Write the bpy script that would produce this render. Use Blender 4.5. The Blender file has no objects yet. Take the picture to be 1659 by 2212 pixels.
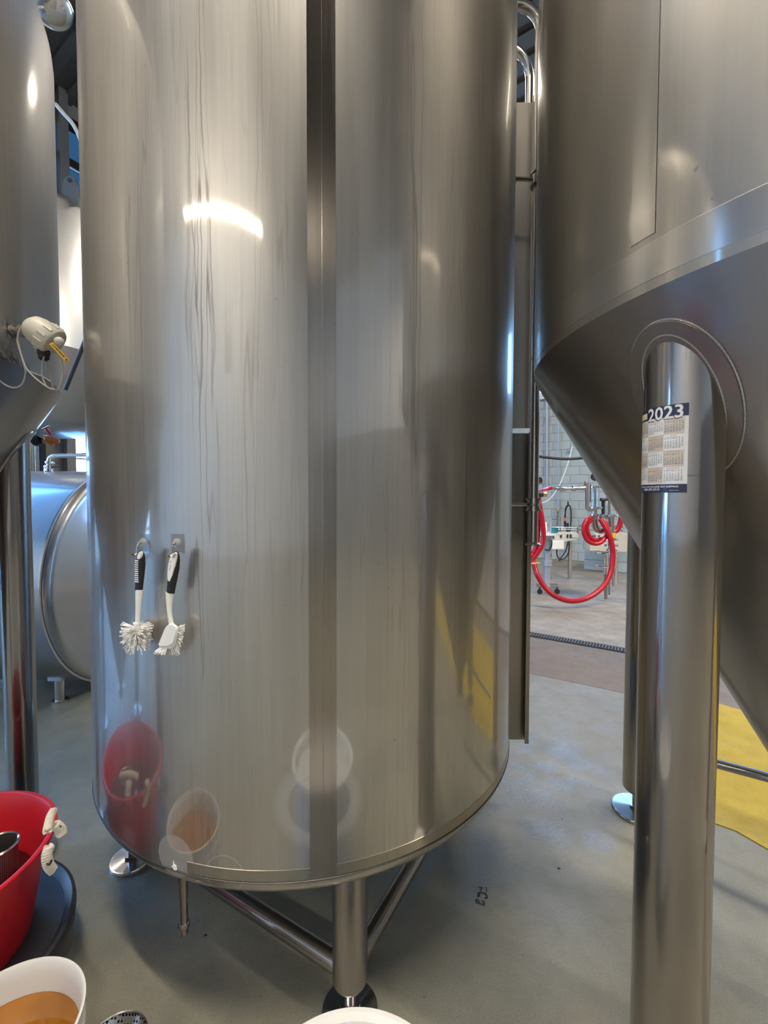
import bpy, math, random
from mathutils import Vector, Matrix
random.seed(7)
S = bpy.context.scene
COL = S.collection
PI = math.pi
# ---------------------------------------------------------------- camera, sky, lights, exposure
W, HH, F = 1659, 2212, 920.0
PITCH, ROLL, CAMH = 0.03446, 0.00187, 1.45
cp, sp, cr, sr = math.cos(PITCH), math.sin(PITCH), math.cos(ROLL), math.sin(ROLL)
RIGHT = Vector((cr, sr * sp, sr * cp)); UP = Vector((-sr, cr * sp, cr * cp)); FWD = Vector((0, cp, -sp))
EYE = Vector((0, 0, CAMH))
cam = bpy.data.cameras.new('camera'); camo = bpy.data.objects.new('camera', cam); COL.objects.link(camo)
cam.sensor_fit = 'VERTICAL'; cam.sensor_height = 36.0; cam.sensor_width = 27.0; cam.lens = 36.0 * F / HH
cam.clip_start = 0.02
camo.matrix_world = Matrix(((RIGHT.x, UP.x, -FWD.x, 0), (RIGHT.y, UP.y, -FWD.y, 0), (RIGHT.z, UP.z, -FWD.z, CAMH), (0, 0, 0, 1)))
S.camera = camo

UA, VA = Vector((.839, -.545, 0)).normalized(), Vector((.545, .839, 0)).normalized()   # the building's axes


def uv(u, v, z=0.0):
    return UA * u + VA * v + Vector((0, 0, z))


world = bpy.data.worlds.new('sky'); S.world = world; world.use_nodes = True
wn = world.node_tree; wn.nodes.clear()
wo = wn.nodes.new('ShaderNodeOutputWorld'); wb = wn.nodes.new('ShaderNodeBackground'); wc = wn.nodes.new('ShaderNodeTexCoord')
wsp = wn.nodes.new('ShaderNodeSeparateXYZ'); wr = wn.nodes.new('ShaderNodeValToRGB')          # clear blue daylight, paler towards the horizon
wr.color_ramp.elements[0].position = 0.0; wr.color_ramp.elements[0].color = (.42, .68, 1.0, 1)
wr.color_ramp.elements[1].position = 0.7; wr.color_ramp.elements[1].color = (.15, .44, 1.0, 1)
wn.links.new(wc.outputs['Generated'], wsp.inputs[0]); wn.links.new(wsp.outputs[2], wr.inputs[0]); wn.links.new(wr.outputs[0], wb.inputs[0])
wb.inputs['Strength'].default_value = 12.5
wn.links.new(wb.outputs[0], wo.inputs[0])

# u, v, height, length, power per metre of each strip lamp
LAMPS = [(-0.9, -6.4, 6.5, 4.8, 38), (2.9, 4.6, 6.5, 4.0, 88), (-1.0, -0.6, 6.7, 4.0, 72), (-2.9, 5.2, 6.5, 2.6, 45), (6.8, 1.5, 6.5, 3.0, 105)]  # aisle, left-tank and side-wall strips are unseen, added as fill light
S.view_settings.view_transform = 'Standard'; S.view_settings.look = 'None'
S.view_settings.exposure = 0.25; S.view_settings.gamma = 1.0
S.view_settings.use_curve_mapping = False
S.cycles.max_bounces = 9; S.cycles.glossy_bounces = 5; S.cycles.diffuse_bounces = 4; S.cycles.transparent_max_bounces = 12
S.cycles.sample_clamp_indirect = 6.0; S.cycles.caustics_reflective = True; S.cycles.blur_glossy = 0.3


# ---------------------------------------------------------------- pixel -> point helpers (photo frame 1659x2212)
def ray(px, py):
    return RIGHT * ((px - W / 2) / F) + UP * ((HH / 2 - py) / F) + FWD


def at(px, py, Y):
    d = ray(px, py); return EYE + d * (Y / d.y)


def flr(px, py, z=0.0):
    d = ray(px, py); return EYE + d * ((z - CAMH) / d.z)


def path(pts, Y=None):
    return [at(p[0], p[1], p[2] if len(p) > 2 else Y) for p in pts]


def curve(pts, n=8):
    """Catmull-Rom through points"""
    P = [Vector(p) for p in pts]; P = [P[0] * 2 - P[1]] + P + [P[-1] * 2 - P[-2]]
    out = []
    for i in range(1, len(P) - 2):
        for k in range(n):
            t = k / n; a, b, c, d = P[i - 1:i + 3]
            out.append(.5 * ((2 * b) + (c - a) * t + (2 * a - 5 * b + 4 * c - d) * t * t + (3 * b - a - 3 * c + d) * t ** 3))
    out.append(P[-2]); return out


# ---------------------------------------------------------------- materials
class NT:
    def __init__(s, name):
        s.m = bpy.data.materials.new(name); s.m.use_nodes = True; s.t = s.m.node_tree; s.t.nodes.clear()
        s.out = s.n('OutputMaterial')

    def n(s, typ, **kw):
        nd = s.t.nodes.new('ShaderNode' + typ)
        for k, v in kw.items(): setattr(nd, k, v)
        return nd

    def set(s, sock, v):
        if v is None: return
        if isinstance(v, bpy.types.NodeSocket): s.t.links.new(v, sock)
        elif isinstance(v, (tuple, list)) and sock.type == 'RGBA' and len(v) == 3: sock.default_value = (*v, 1)
        else: sock.default_value = v

    def math(s, op, a, b=None, clamp=False, c=None):
        nd = s.n('Math', operation=op); nd.use_clamp = clamp
        s.set(nd.inputs[0], a); s.set(nd.inputs[1], b)
        if c is not None: s.set(nd.inputs[2], c)
        return nd.outputs[0]

    def mix(s, f, a, b, mode='MIX'):
        nd = s.n('Mix', data_type='RGBA', blend_type=mode); s.set(nd.inputs[0], f); s.set(nd.inputs[6], a); s.set(nd.inputs[7], b)
        return nd.outputs[2]

    def noise(s, vec, scale=1, detail=2, rough=.5, dist=0, dim='3D'):
        nd = s.n('TexNoise', noise_dimensions=dim); s.set(nd.inputs['Vector'], vec)
        nd.inputs['Scale'].default_value = scale; nd.inputs['Detail'].default_value = detail
        nd.inputs['Roughness'].default_value = rough; nd.inputs['Distortion'].default_value = dist
        return nd.outputs[0]

    def ramp(s, f, lo, hi, a=0.0, b=1.0, smooth=True):
        nd = s.n('MapRange', interpolation_type='SMOOTHSTEP' if smooth else 'LINEAR')
        s.set(nd.inputs[0], f); nd.inputs[1].default_value = lo; nd.inputs[2].default_value = hi
        nd.inputs[3].default_value = a; nd.inputs[4].default_value = b
        return nd.outputs[0]

    def comb(s, x, y, z=0.0):
        nd = s.n('CombineXYZ'); s.set(nd.inputs[0], x); s.set(nd.inputs[1], y); s.set(nd.inputs[2], z); return nd.outputs[0]

    def obj(s):
        return s.n('TexCoord').outputs['Object']

    def sep(s, v):
        nd = s.n('SeparateXYZ'); s.set(nd.inputs[0], v); return nd.outputs

    def bump(s, h, strength=.2, dist=.01):
        nd = s.n('Bump'); nd.inputs['Strength'].default_value = strength; nd.inputs['Distance'].default_value = dist
        s.set(nd.inputs['Height'], h); return nd.outputs[0]

    def pr(s, color, rough=.5, metal=0.0, normal=None, **kw):
        nd = s.n('BsdfPrincipled'); s.set(nd.inputs['Base Color'], color); s.set(nd.inputs['Roughness'], rough); s.set(nd.inputs['Metallic'], metal)
        if normal is not None: s.set(nd.inputs['Normal'], normal)
        for k, v in kw.items(): s.set(nd.inputs[k.replace('_', ' ')], v)
        return nd.outputs[0]

    def mixs(s, f, a, b):
        nd = s.n('MixShader'); s.set(nd.inputs[0], f); s.set(nd.inputs[1], a); s.set(nd.inputs[2], b); return nd.outputs[0]

    def done(s, sh):
        s.t.links.new(sh, s.out.inputs[0]); return s.m


def plain(name, color, rough=.5, metal=0.0, var=.08, scale=18, bump=0.0, **kw):
    t = NT(name); v = t.obj(); f = t.noise(v, scale, 4)
    c = t.mix(f, tuple(min(1, x * (1 - var)) for x in color), tuple(min(1, x * (1 + var)) for x in color))
    nrm = t.bump(t.noise(v, scale * 6, 3), bump, .004) if bump else None
    return t.done(t.pr(c, rough, metal, nrm, **kw))


def steel(name, base=(.44, .42, .39), ra=.08, rb=.40, sharp=.35, R=.8, lines=1.0, drips=0.0, stains=(), cyl=True, low=None, speck=0.0, dripc=(), aniso=0.0, film=0.0):
    """rolled stainless: a sharper and a softer reflection lobe, vertical grain, run marks, stains"""
    t = NT(name); o = t.obj(); x, y, z = t.sep(o)
    s = t.math('MULTIPLY', t.math('ARCTAN2', y, x), R) if cyl else x
    g1 = t.noise(t.comb(t.math('MULTIPLY', s, 90), t.math('MULTIPLY', z, 1.3)), 1, 3, .6)
    g2 = t.noise(t.comb(t.math('MULTIPLY', s, 14), t.math('MULTIPLY', z, .55)), 1, 4, .6)
    g3 = t.noise(o, 3.2, 5, .6)
    k = t.math('ADD', t.math('MULTIPLY', g1, .22 * lines), t.math('ADD', t.math('MULTIPLY', g2, .30 * lines), t.math('MULTIPLY', g3, .22)))
    k = t.math('ADD', k, 1.0 - .11 * lines - .15 * lines - .11)
    vm = t.n('VectorMath', operation='SCALE'); vm.inputs[0].default_value = base; t.set(vm.inputs[3], k); col = vm.outputs[0]
    rough_b = t.math('ADD', rb - .06, t.math('MULTIPLY', g2, .12)); rough_a = t.math('ADD', ra - .02, t.math('MULTIPLY', g3, .05))
    haze = None
    if drips:
        wob = t.noise(t.comb(t.math('MULTIPLY', s, 9), t.math('MULTIPLY', z, 7)), 1, 3)
        s2 = t.math('ADD', s, t.math('MULTIPLY', wob, .016))
        n1 = t.noise(t.comb(t.math('MULTIPLY', s2, 17), t.math('MULTIPLY', z, .42)), 1, 2, .5)
        n2 = t.noise(t.comb(t.math('MULTIPLY', s2, 31), t.math('MULTIPLY', z, .7), 3.0), 1, 2, .5)
        l1 = t.ramp(t.math('ABSOLUTE', t.math('SUBTRACT', n1, .53)), 0.0, .013, 1, 0)
        l2 = t.ramp(t.math('ABSOLUTE', t.math('SUBTRACT', n2, .47)), 0.0, .016, .6, 0)
        pres = t.math('MULTIPLY', t.ramp(t.noise(t.comb(t.math('MULTIPLY', s, 5), t.math('MULTIPLY', z, 1.1), 9.0), 1, 3), .45, .65), .55)
        for (sc_, wd_, am_) in dripc:
            g_ = t.ramp(t.math('ABSOLUTE', t.math('SUBTRACT', s, sc_)), 0, wd_ * 1.5, am_, 0)
            pres = t.math('MAXIMUM', pres, t.math('MULTIPLY', g_, t.ramp(t.noise(t.comb(t.math('MULTIPLY', s, 12), t.math('MULTIPLY', z, 1.6), 4.0), 1, 2), .3, .55)))
        up = t.ramp(z, .6, 2.2, .35, 1.0)
        ln = t.math('MULTIPLY', t.math('MULTIPLY', t.math('MAXIMUM', l1, l2), pres), up)
        col = t.mix(t.math('MULTIPLY', ln, drips, True), col, (.07, .06, .05))
        pale = t.ramp(t.noise(t.comb(t.math('MULTIPLY', s2, 46), t.math('MULTIPLY', z, .9), 5.0), 1, 2), .60, .75)
        haze = t.math('MULTIPLY', pale, .20 * drips)
        smear = t.math('MULTIPLY', t.ramp(t.noise(t.comb(t.math('MULTIPLY', s, 5), t.math('MULTIPLY', z, 3.2), 2.), 1, 5, .62), .50, .74), t.ramp(z, .55, 1.15, 1, 0.0))
        haze = t.math('MAXIMUM', haze, t.math('MULTIPLY', smear, .20))
    if speck:
        sk = t.noise(t.comb(t.math('MULTIPLY', s, 70), t.math('MULTIPLY', z, 45)), 1, 1)
        col = t.mix(t.math('MULTIPLY', t.ramp(sk, .77, .82), speck), col, (.06, .05, .045))
    if film:
        fm = t.math('MULTIPLY', t.math('MULTIPLY', t.ramp(g2, .25, .75, .6, 1.35), t.ramp(z, .55, 1.5, .35, 1.0)), film); haze = fm if haze is None else t.math('ADD', haze, fm)
    for (ss, sz, rad, kind, amt) in stains:           # dried splash and polishing marks: s along the skin, z height
        dx = t.math('SUBTRACT', s, ss); dz = t.math('SUBTRACT', z, sz)
        d = t.math('SQRT', t.math('ADD', t.math('MULTIPLY', dx, dx), t.math('MULTIPLY', dz, dz)))
        if kind == 'dirt':
            col = t.mix(t.math('MULTIPLY', t.ramp(d, rad * .2, rad, 1, 0), t.ramp(t.noise(o, 60, 4), .35, .6, 0, amt)), col, (.03, .028, .026)); continue
        if kind == 'disc': mk = t.ramp(d, rad * .97, rad * 1.02, amt, 0)
        elif kind == 'soft': mk = t.ramp(d, rad * .3, rad, amt, 0)
        elif kind == 'halo': mk = t.math('MULTIPLY', t.ramp(d, rad * .78, rad * .9, 0, 1), t.ramp(d, rad * .95, rad * 1.45, amt, 0))
        else: mk = t.ramp(t.math('ABSOLUTE', t.math('SUBTRACT', d, rad)), 0, .003, amt, 0)
        haze = mk if haze is None else t.math('MAXIMUM', haze, mk)
    A = t.pr(col, rough_a, 1.0); B = t.pr(col, rough_b, 1.0)
    if aniso:
        tg = t.n('Tangent', direction_type='RADIAL', axis='Z').outputs[0]
        B = t.pr(col, rough_b, 1.0, None, Anisotropic=aniso, Tangent=tg)
    sh = t.mixs(t.ramp(z, low[0], low[1], low[2], sharp) if low else sharp, B, A)
    if haze is not None:
        sh = t.mixs(haze, sh, t.pr((.42, .40, .37), .6, .1))
    return t.done(sh)


M = {}
M['steel_small'] = steel('steel_small', (.50, .48, .46), .10, .30, .6, R=.05, lines=.4, cyl=False)
M['steel_bright'] = steel('steel_bright', (.72, .72, .72), .07, .22, .7, R=.05, lines=.3, cyl=False)
M['steel_leg'] = steel('steel_leg', (.35, .325, .305), .09, .34, .62, R=.06, lines=.5, speck=.5)
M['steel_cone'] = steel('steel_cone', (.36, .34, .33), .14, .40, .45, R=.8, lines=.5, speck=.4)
M['steel_flat'] = steel('steel_flat', (.36, .33, .29), .2, .42, .35, lines=.4, cyl=False)
M['bead'] = plain('weld_bead', (.5, .48, .45), .3, 1.0, .2, 300, .5)
M['white_plastic'] = plain('white_plastic', (.88, .87, .83), .35, 0, .03)
M['pail_white'] = plain('pail_white', (.70, .69, .66), .32, 0, .04, Subsurface_Weight=.05)
M['black_rubber'] = plain('black_rubber', (.012, .012, .014), .45, 0, .2)
M['dark_plastic'] = plain('dark_plastic', (.025, .027, .034), .42, 0, .2, 12, .05)
M['red_plastic'] = plain('red_plastic', (.52, .012, .022), .33, 0, .12, 6, .03)
M['red_hose'] = plain('red_hose', (.42, .004, .018), .28, 0, .1)
M['rope'] = plain('rope', (.66, .60, .50), .85, 0, .15, 60, .4)
M['sensor'] = plain('sensor_housing', (.60, .57, .49), .42, 0, .06)
M['cable_grey'] = plain('cable_grey', (.36, .35, .33), .5)
M['yellow_tag'] = plain('yellow_tag', (.85, .50, .03), .4, 0, .03)
M['ink'] = plain('ink', (.02, .02, .03), .6)
M['orange'] = plain('orange_grip', (.62, .19, .03), .45, 0, .15)
M['red_grip'] = plain('red_grip', (.45, .02, .05), .4)
M['brass'] = plain('brass', (.60, .45, .22), .3, 1.0)
M['teal'] = plain('teal', (.02, .22, .24), .4)
M['beige_box'] = plain('beige_box', (.62, .60, .54), .5)
M['pale_steel'] = plain('pale_painted_steel', (.42, .50, .62), .35, .3)
M['bristle'] = plain('bristle', (.86, .84, .82), .5, 0, .1, 200)
M['navy'] = plain('navy_print', (.018, .020, .060), .35)
M['paper_white'] = plain('paper_white', (.66, .65, .63), .4, 0, .03)
M['paper_beige'] = plain('paper_beige', (.52, .46, .39), .4, 0, .03)
M['paper_orange'] = plain('paper_orange', (.80, .36, .16), .4)
M['paper_gold'] = plain('paper_gold', (.75, .52, .20), .4)
M['text_dark'] = plain('text_dark', (.06, .06, .10), .5)
M['dark_steel'] = plain('dark_painted_steel', (.022, .020, .019), .55, 0, .3, 5)
M['ceil'] = plain('ceiling_deck', (.085, .075, .062), .7, 0, .2, 1.5)
M['trench'] = plain('grate_black', (.03, .03, .03), .5)
M['green_tag'] = plain('orange_label', (.70, .18, .10), .5)
t = NT('clear_pad'); M['clear_pad'] = t.done(t.mixs(.45, t.n('BsdfTransparent').outputs[0], t.pr((.25, .25, .27), .18, 0, None)))
t = NT('clear_bump'); M['clear_bump'] = t.done(t.mixs(.28, t.n('BsdfTransparent').outputs[0], t.pr((.75, .75, .75), .05, 0)))
t = NT('window_glass'); gl = t.n('BsdfGlossy'); gl.inputs[0].default_value = (1, 1, 1, 1); gl.inputs[1].default_value = .02
tr = t.n('BsdfTransparent'); tr.inputs[0].default_value = (.90, .95, 1, 1); M['glass'] = t.done(t.mixs(.07, tr.outputs[0], gl.outputs[0]))
t = NT('sky_dimming_glass'); gl = t.n('BsdfGlossy'); gl.inputs[1].default_value = .02; tr = t.n('BsdfTransparent'); tr.inputs[0].default_value = (.10, .12, .125, 1); M['glass_tint'] = t.done(t.mixs(.05, tr.outputs[0], gl.outputs[0]))  # tint added to dim the sky behind the high left window
t = NT('smoked_glass'); gl = t.n('BsdfGlossy'); gl.inputs[1].default_value = .05; tr = t.n('BsdfTransparent'); tr.inputs[0].default_value = (.34, .24, .17, 1); M['glass_smoke'] = t.done(t.mixs(.05, tr.outputs[0], gl.outputs[0]))  # darkened, warmed pane added to weaken the front windows' reflections
t = NT('beer'); v = t.obj(); c = t.mix(t.ramp(t.noise(v, 9, 2), .35, .7), (.25, .092, .008), (.35, .14, .014)); M['beer'] = t.done(t.pr(c, .05, 0, None, Coat_Weight=.5))
t = NT('wash_water'); M['wash'] = t.done(t.pr((.045, .006, .006), .06, 0, None))
t = NT('lamp'); em = t.n('Emission'); em.inputs[0].default_value = (1, .93, .82, 1); em.inputs[1].default_value = 14; M['lamp'] = t.done(em.outputs[0])

# floor coatings
def floor_mat(name, a, b, rough=.35, wet=0.0, scale=1.4, puddles=()):
    t = NT(name); o = t.obj(); f = t.noise(o, scale, 6, .62); f2 = t.noise(o, 9, 5, .7); f3 = t.noise(o, 170, 3, .6)
    c = t.mix(t.ramp(f, .3, .7), a, b); c = t.mix(t.math('MULTIPLY', t.ramp(f2, .35, .8), .45), c, tuple(x * .68 for x in a))
    c = t.mix(t.ramp(t.noise(o, 130, 3, .7), .3, .7), tuple(x * .8 for x in a), c) if name == 'bare' else t.mix(t.math('MULTIPLY', t.ramp(t.noise(o, 240, 2, .7), .42, .66), .40), c, tuple(x * .55 for x in a))
    c = t.mix(t.ramp(t.noise(o, 55, 2), .72, .80), c, tuple(x * .55 for x in a))
    c = t.mix(t.math('MULTIPLY', t.ramp(t.noise(o, .9, 5, .6, .3), .48, .68), .55), c, (a[0] * 1.02, a[1] * .86, a[2] * .74))
    st = t.ramp(t.noise(o, 2.3, 3, .5, .4), .55, .66)
    r = t.math('SUBTRACT', t.math('ADD', rough, t.math('MULTIPLY', f2, .25)), t.math('MULTIPLY', st, wet), True)
    if puddles:
        ox, oy, oz = t.sep(o); wm = None
        for (p, rad) in puddles:
            dx = t.math('SUBTRACT', ox, p.x); dy = t.math('SUBTRACT', oy, p.y); d = t.math('SQRT', t.math('ADD', t.math('MULTIPLY', dx, dx), t.math('MULTIPLY', dy, dy)))
            k = t.ramp(d, rad * .35, rad, 1, 0); wm = k if wm is None else t.math('MAXIMUM', wm, k)
        wm = t.math('MULTIPLY', wm, t.ramp(t.noise(o, 7, 4, .6), .38, .56)); r = t.math('SUBTRACT', r, t.math('MULTIPLY', wm, .26), True); r = t.math('MAXIMUM', r, .07)
    return t.done(t.pr(c, r, 0, t.bump(t.math('ADD', f3, t.math('MULTIPLY', t.noise(o, 60, 3), .8)), .32, .004)))
M['floor'] = floor_mat('epoxy_floor', (.215, .205, .155), (.290, .276, .215), .33, .10, puddles=[(flr(1180, 1640), .42), (flr(1120, 1710), .25), (flr(1185, 1785), .16), (flr(1290, 1820), .10)])
M['brown'] = floor_mat('brown_floor', (.175, .150, .128), (.235, .205, .175), .55)
M['concrete'] = floor_mat('bare_concrete', (.27, .245, .205), (.42, .39, .34), .5, .2, 2.2)
M['yellow'] = floor_mat('yellow_floor', (.42, .31, .03), (.53, .40, .05), .6, .1)

def wall_mat(name, col, block=True):
    t = NT(name); o = t.obj(); f = t.noise(o, 1.2, 5); c = t.mix(t.math('MULTIPLY', f, .5), col, tuple(x * .8 for x in col))
    return t.done(t.pr(c, .6, 0, t.bump(t.noise(o, 80, 3), .12, .004)))
M['wall_blue'] = wall_mat('painted_block', (.43, .50, .53)); M['mortar'] = wall_mat('mortar', (.40, .47, .50))
M['wall_tan'] = wall_mat('tan_wall', (.36, .33, .285)); M['wall_cream'] = wall_mat('cream_wall', (.76, .73, .68)); M['wall_brown'] = wall_mat('brown_wall', (.16, .145, .125)); M['wall_dark'] = wall_mat('dark_wall', (.22, .20, .185))
M['white_paint'] = plain('white_paint', (.72, .73, .73), .5)


# ---------------------------------------------------------------- mesh builder
class MB:
    def __init__(s): s.v = []; s.f = []

    def add(s, vs, fs):
        k = len(s.v); s.v += [Vector(p) for p in vs]; s.f += [tuple(i + k for i in f) for f in fs]; return s

    def box(s, c, d, ax=None, bev=0.0):
        """box of size d centred on c; ax = three axis vectors; bev chamfers the edges"""
        ax = ax or (Vector((1, 0, 0)), Vector((0, 1, 0)), Vector((0, 0, 1)))
        c = Vector(c); hx, hy, hz = d[0] / 2, d[1] / 2, d[2] / 2
        if bev <= 0:
            vs = [c + ax[0] * (i * hx) + ax[1] * (j * hy) + ax[2] * (k * hz) for k in (-1, 1) for j in (-1, 1) for i in (-1, 1)]
            return s.add(vs, [(0, 2, 3, 1), (4, 5, 7, 6), (0, 1, 5, 4), (2, 6, 7, 3), (0, 4, 6, 2), (1, 3, 7, 5)])
        def ring(z, ins):
            o = []
            for (i, j, a) in ((1, 1, 0), (-1, 1, 1), (-1, -1, 2), (1, -1, 3)):
                x0, y0 = i * (hx - bev), j * (hy - bev)
                for q in (0, 1, 2):
                    an = (a + q / 2) * PI / 2; rr = bev - ins
                    o.append(c + ax[0] * (x0 + math.cos(an) * rr) + ax[1] * (y0 + math.sin(an) * rr) + ax[2] * z)
            return o
        rs = [ring(-hz, bev * .7), ring(-hz + bev * .7, 0), ring(hz - bev * .7, 0), ring(hz, bev * .7)]
        n = 12; fs = []
        for q in range(3): fs += [(q * n + i, q * n + (i + 1) % n, (q + 1) * n + (i + 1) % n, (q + 1) * n + i) for i in range(n)]
        fs += [tuple(range(n - 1, -1, -1)), tuple(range(3 * n, 4 * n))]
        return s.add([p for r in rs for p in r], fs)

    def lathe(s, prof, c=(0, 0, 0), ax=(0, 0, 1), n=48, a0=0.0, a1=2 * PI, cap=False):
        """prof: list of (radius, height along ax)"""
        c = Vector(c); ax = Vector(ax).normalized(); q = Vector((1, 0, 0)) if abs(ax.x) < .9 else Vector((0, 1, 0))
        if abs(ax.z) > .99: e1, e2 = Vector((1, 0, 0)), Vector((0, 1, 0)) * (1 if ax.z > 0 else -1)
        else: e1 = (q - ax * q.dot(ax)).normalized(); e2 = ax.cross(e1)
        full = abs(a1 - a0 - 2 * PI) < 1e-6; m = n if full else n + 1
        vs = [c + ax * h + (e1 * math.cos(a0 + (a1 - a0) * i / n) + e2 * math.sin(a0 + (a1 - a0) * i / n)) * r for (r, h) in prof for i in range(m)]
        fs = []
        for k in range(len(prof) - 1):
            for i in range(n):
                j = (i + 1) % m if full else i + 1
                fs.append((k * m + i, k * m + j, (k + 1) * m + j, (k + 1) * m + i))
        if cap:
            fs.append(tuple(range(m - 1, -1, -1))); fs.append(tuple(range((len(prof) - 1) * m, len(prof) * m)))
        return s.add(vs, fs)

    def cyl(s, a, b, r, n=20, r2=None):
        a, b = Vector(a), Vector(b); return s.lathe([(r, 0), (r if r2 is None else r2, (b - a).length)], a, b - a, n, cap=True)

    def tube(s, pts, r, n=10, cap=True, twist=0.0):
        P = [Vector(p) for p in pts]; R = r if isinstance(r, (list, tuple)) else [r] * len(P)
        T = [(P[min(i + 1, len(P) - 1)] - P[max(i - 1, 0)]).normalized() for i in range(len(P))]
        q = Vector((0, 0, 1)) if abs(T[0].z) < .9 else Vector((1, 0, 0)); e = (q - T[0] * q.dot(T[0])).normalized()
        vs = []
        for i, p in enumerate(P):
            e = (e - T[i] * e.dot(T[i])).normalized(); b = T[i].cross(e)
            vs += [p + (e * math.cos(2 * PI * j / n + twist * i) + b * math.sin(2 * PI * j / n + twist * i)) * R[i] for j in range(n)]
        fs = [(i * n + j, i * n + (j + 1) % n, (i + 1) * n + (j + 1) % n, (i + 1) * n + j) for i in range(len(P) - 1) for j in range(n)]
        if cap: fs += [tuple(range(n - 1, -1, -1)), tuple(range((len(P) - 1) * n, len(P) * n))]
        return s.add(vs, fs)

    def ball(s, c, r, n=14, sx=1, sy=1, sz=1):
        k = len(s.v); m = n // 2
        s.lathe([(max(1e-5, math.sin(PI * i / m)), -math.cos(PI * i / m)) for i in range(m + 1)], (0, 0, 0), (0, 0, 1), n)
        for i in range(k, len(s.v)): p = s.v[i]; s.v[i] = Vector((c[0] + p.x * r * sx, c[1] + p.y * r * sy, c[2] + p.z * r * sz))
        return s

    def build(s, name, mat, parent=None, smooth=40, loc=None):
        org = Vector(loc) if loc is not None else (parent.matrix_basis.translation.copy() if parent is not None else Vector((0, 0, 0)))
        base = org
        if parent is not None:
            base = Vector((0, 0, 0)); q = parent
            while q is not None: base = base + q.location; q = q.parent
        me = bpy.data.meshes.new(name); me.from_pydata([tuple(p - base) for p in s.v], [], s.f); me.update()
        me.materials.append(M[mat] if isinstance(mat, str) else mat)
        if smooth:
            me.polygons.foreach_set('use_smooth', [True] * len(me.polygons)); me.set_sharp_from_angle(angle=math.radians(smooth))
        o = bpy.data.objects.new(name, me); COL.objects.link(o)
        if parent is not None: o.parent = parent
        else: o.location = base
        return o


def thing(name, label, cat, loc=(0, 0, 0), group=None):
    o = bpy.data.objects.new(name, None); COL.objects.link(o); o.location = loc; o.empty_display_size = .05
    o['label'] = label; o['category'] = cat
    if group: o['group'] = group
    return o


def tag(o, label, cat, group=None):
    o['label'] = label; o['category'] = cat
    if group: o['group'] = group
    return o


def struct(o): o['kind'] = 'structure'; return o


# ---------------------------------------------------------------- room shell
ULO, UHI, VLO, VHI, ZC = -8.0, 9.0, -9.0, 10.6, 7.7
cs = [uv(ULO, VLO), uv(UHI, VLO), uv(UHI, VHI), uv(ULO, VHI)]
mb = MB(); mb.add([p for p in cs] + [p - Vector((0, 0, .1)) for p in cs], [(0, 1, 2, 3), (7, 6, 5, 4)]); struct(mb.build('floor', 'floor', smooth=0))


def sheet(name, pts, mat, z):
    m = MB(); n = len(pts); top = [Vector((p[0], p[1], z)) for p in pts]; bot = [Vector((p[0], p[1], 0)) for p in pts]
    m.add(top + bot, [tuple(range(n))] + [(i, n + i, n + (i + 1) % n, (i + 1) % n) for i in range(n)])
    return struct(m.build(name, mat, smooth=0))


def line_uv(px, py):
    p = flr(px, py); return p.dot(UA), p.dot(VA)
va = (line_uv(1145, 1455)[1] + line_uv(1335, 1490)[1]) / 2; vd = (line_uv(1147, 1376)[1] + line_uv(1338, 1409)[1]) / 2
u0b = line_uv(1145, 1455)[0]
sheet('floor_brown_strip', [uv(-3.0, va - .1), uv(0.6, va + .02), uv(UHI, va), uv(UHI, vd), uv(-3.0, vd)], 'brown', .002)
sheet('floor_concrete', [uv(-3.0, vd + .14), uv(UHI, vd + .14), uv(UHI, VHI), uv(-3.0, VHI)], 'concrete', .002)
e = [flr(1380, 1650), flr(1553, 1522), flr(1602, 1536)]
sheet('floor_yellow', [flr(1440, 1700), flr(1500, 1600), flr(1553, 1521), flr(1602, 1535), flr(1660, 1555) + UA * 4, flr(1800, 1900) + UA * 4 - VA * .2, flr(1760, 1880), flr(1659, 1836), flr(1590, 1796), flr(1545, 1780), flr(1480, 1765)], 'yellow', .004)

# trench drain: the channel and its many grate bars
tr = thing('trench_drain', 'narrow black slotted trench drain grate across the floor at right', 'drain', uv(0, vd + .07))
m = MB(); m.box(uv(1.5, vd + .07, .003), (9, .15, .006), (UA, VA, Vector((0, 0, 1)))); m.build('channel', plain('channel_dark', (.012, .012, .012), .7), tr)
m = MB()
for k in range(300): m.box(uv(-2.9 + k * .027, vd + .07, .010), (.013, .13, .010), (UA, VA, Vector((0, 0, 1))))
g = m.build('grate_bars', plain('grate_grey', (.10, .10, .10), .4), tr, 0); g['kind'] = 'stuff'


def wall(name, p0, p1, mat, holes=(), nrm=None):
    """vertical wall from p0 to p1; holes = (a0, a1, z0, z1) along it"""
    d = (p1 - p0); L = d.length; d.normalize(); nrm = nrm or Vector((-d.y, d.x, 0))
    xs = sorted({0.0, L} | {h[0] for h in holes} | {h[1] for h in holes}); zs = sorted({0.0, ZC} | {h[2] for h in holes} | {h[3] for h in holes})
    m = MB()
    for i in range(len(xs) - 1):
        for j in range(len(zs) - 1):
            cx, cz = (xs[i] + xs[i + 1]) / 2, (zs[j] + zs[j + 1]) / 2
            if any(h[0] < cx < h[1] and h[2] < cz < h[3] for h in holes): continue
            m.box(p0 + d * cx + Vector((0, 0, cz)) - nrm * .1, (xs[i + 1] - xs[i], .2, zs[j + 1] - zs[j]), (d, nrm, Vector((0, 0, 1))))
    return struct(m.build(name, mat, smooth=0))


WN = [0]


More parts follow.
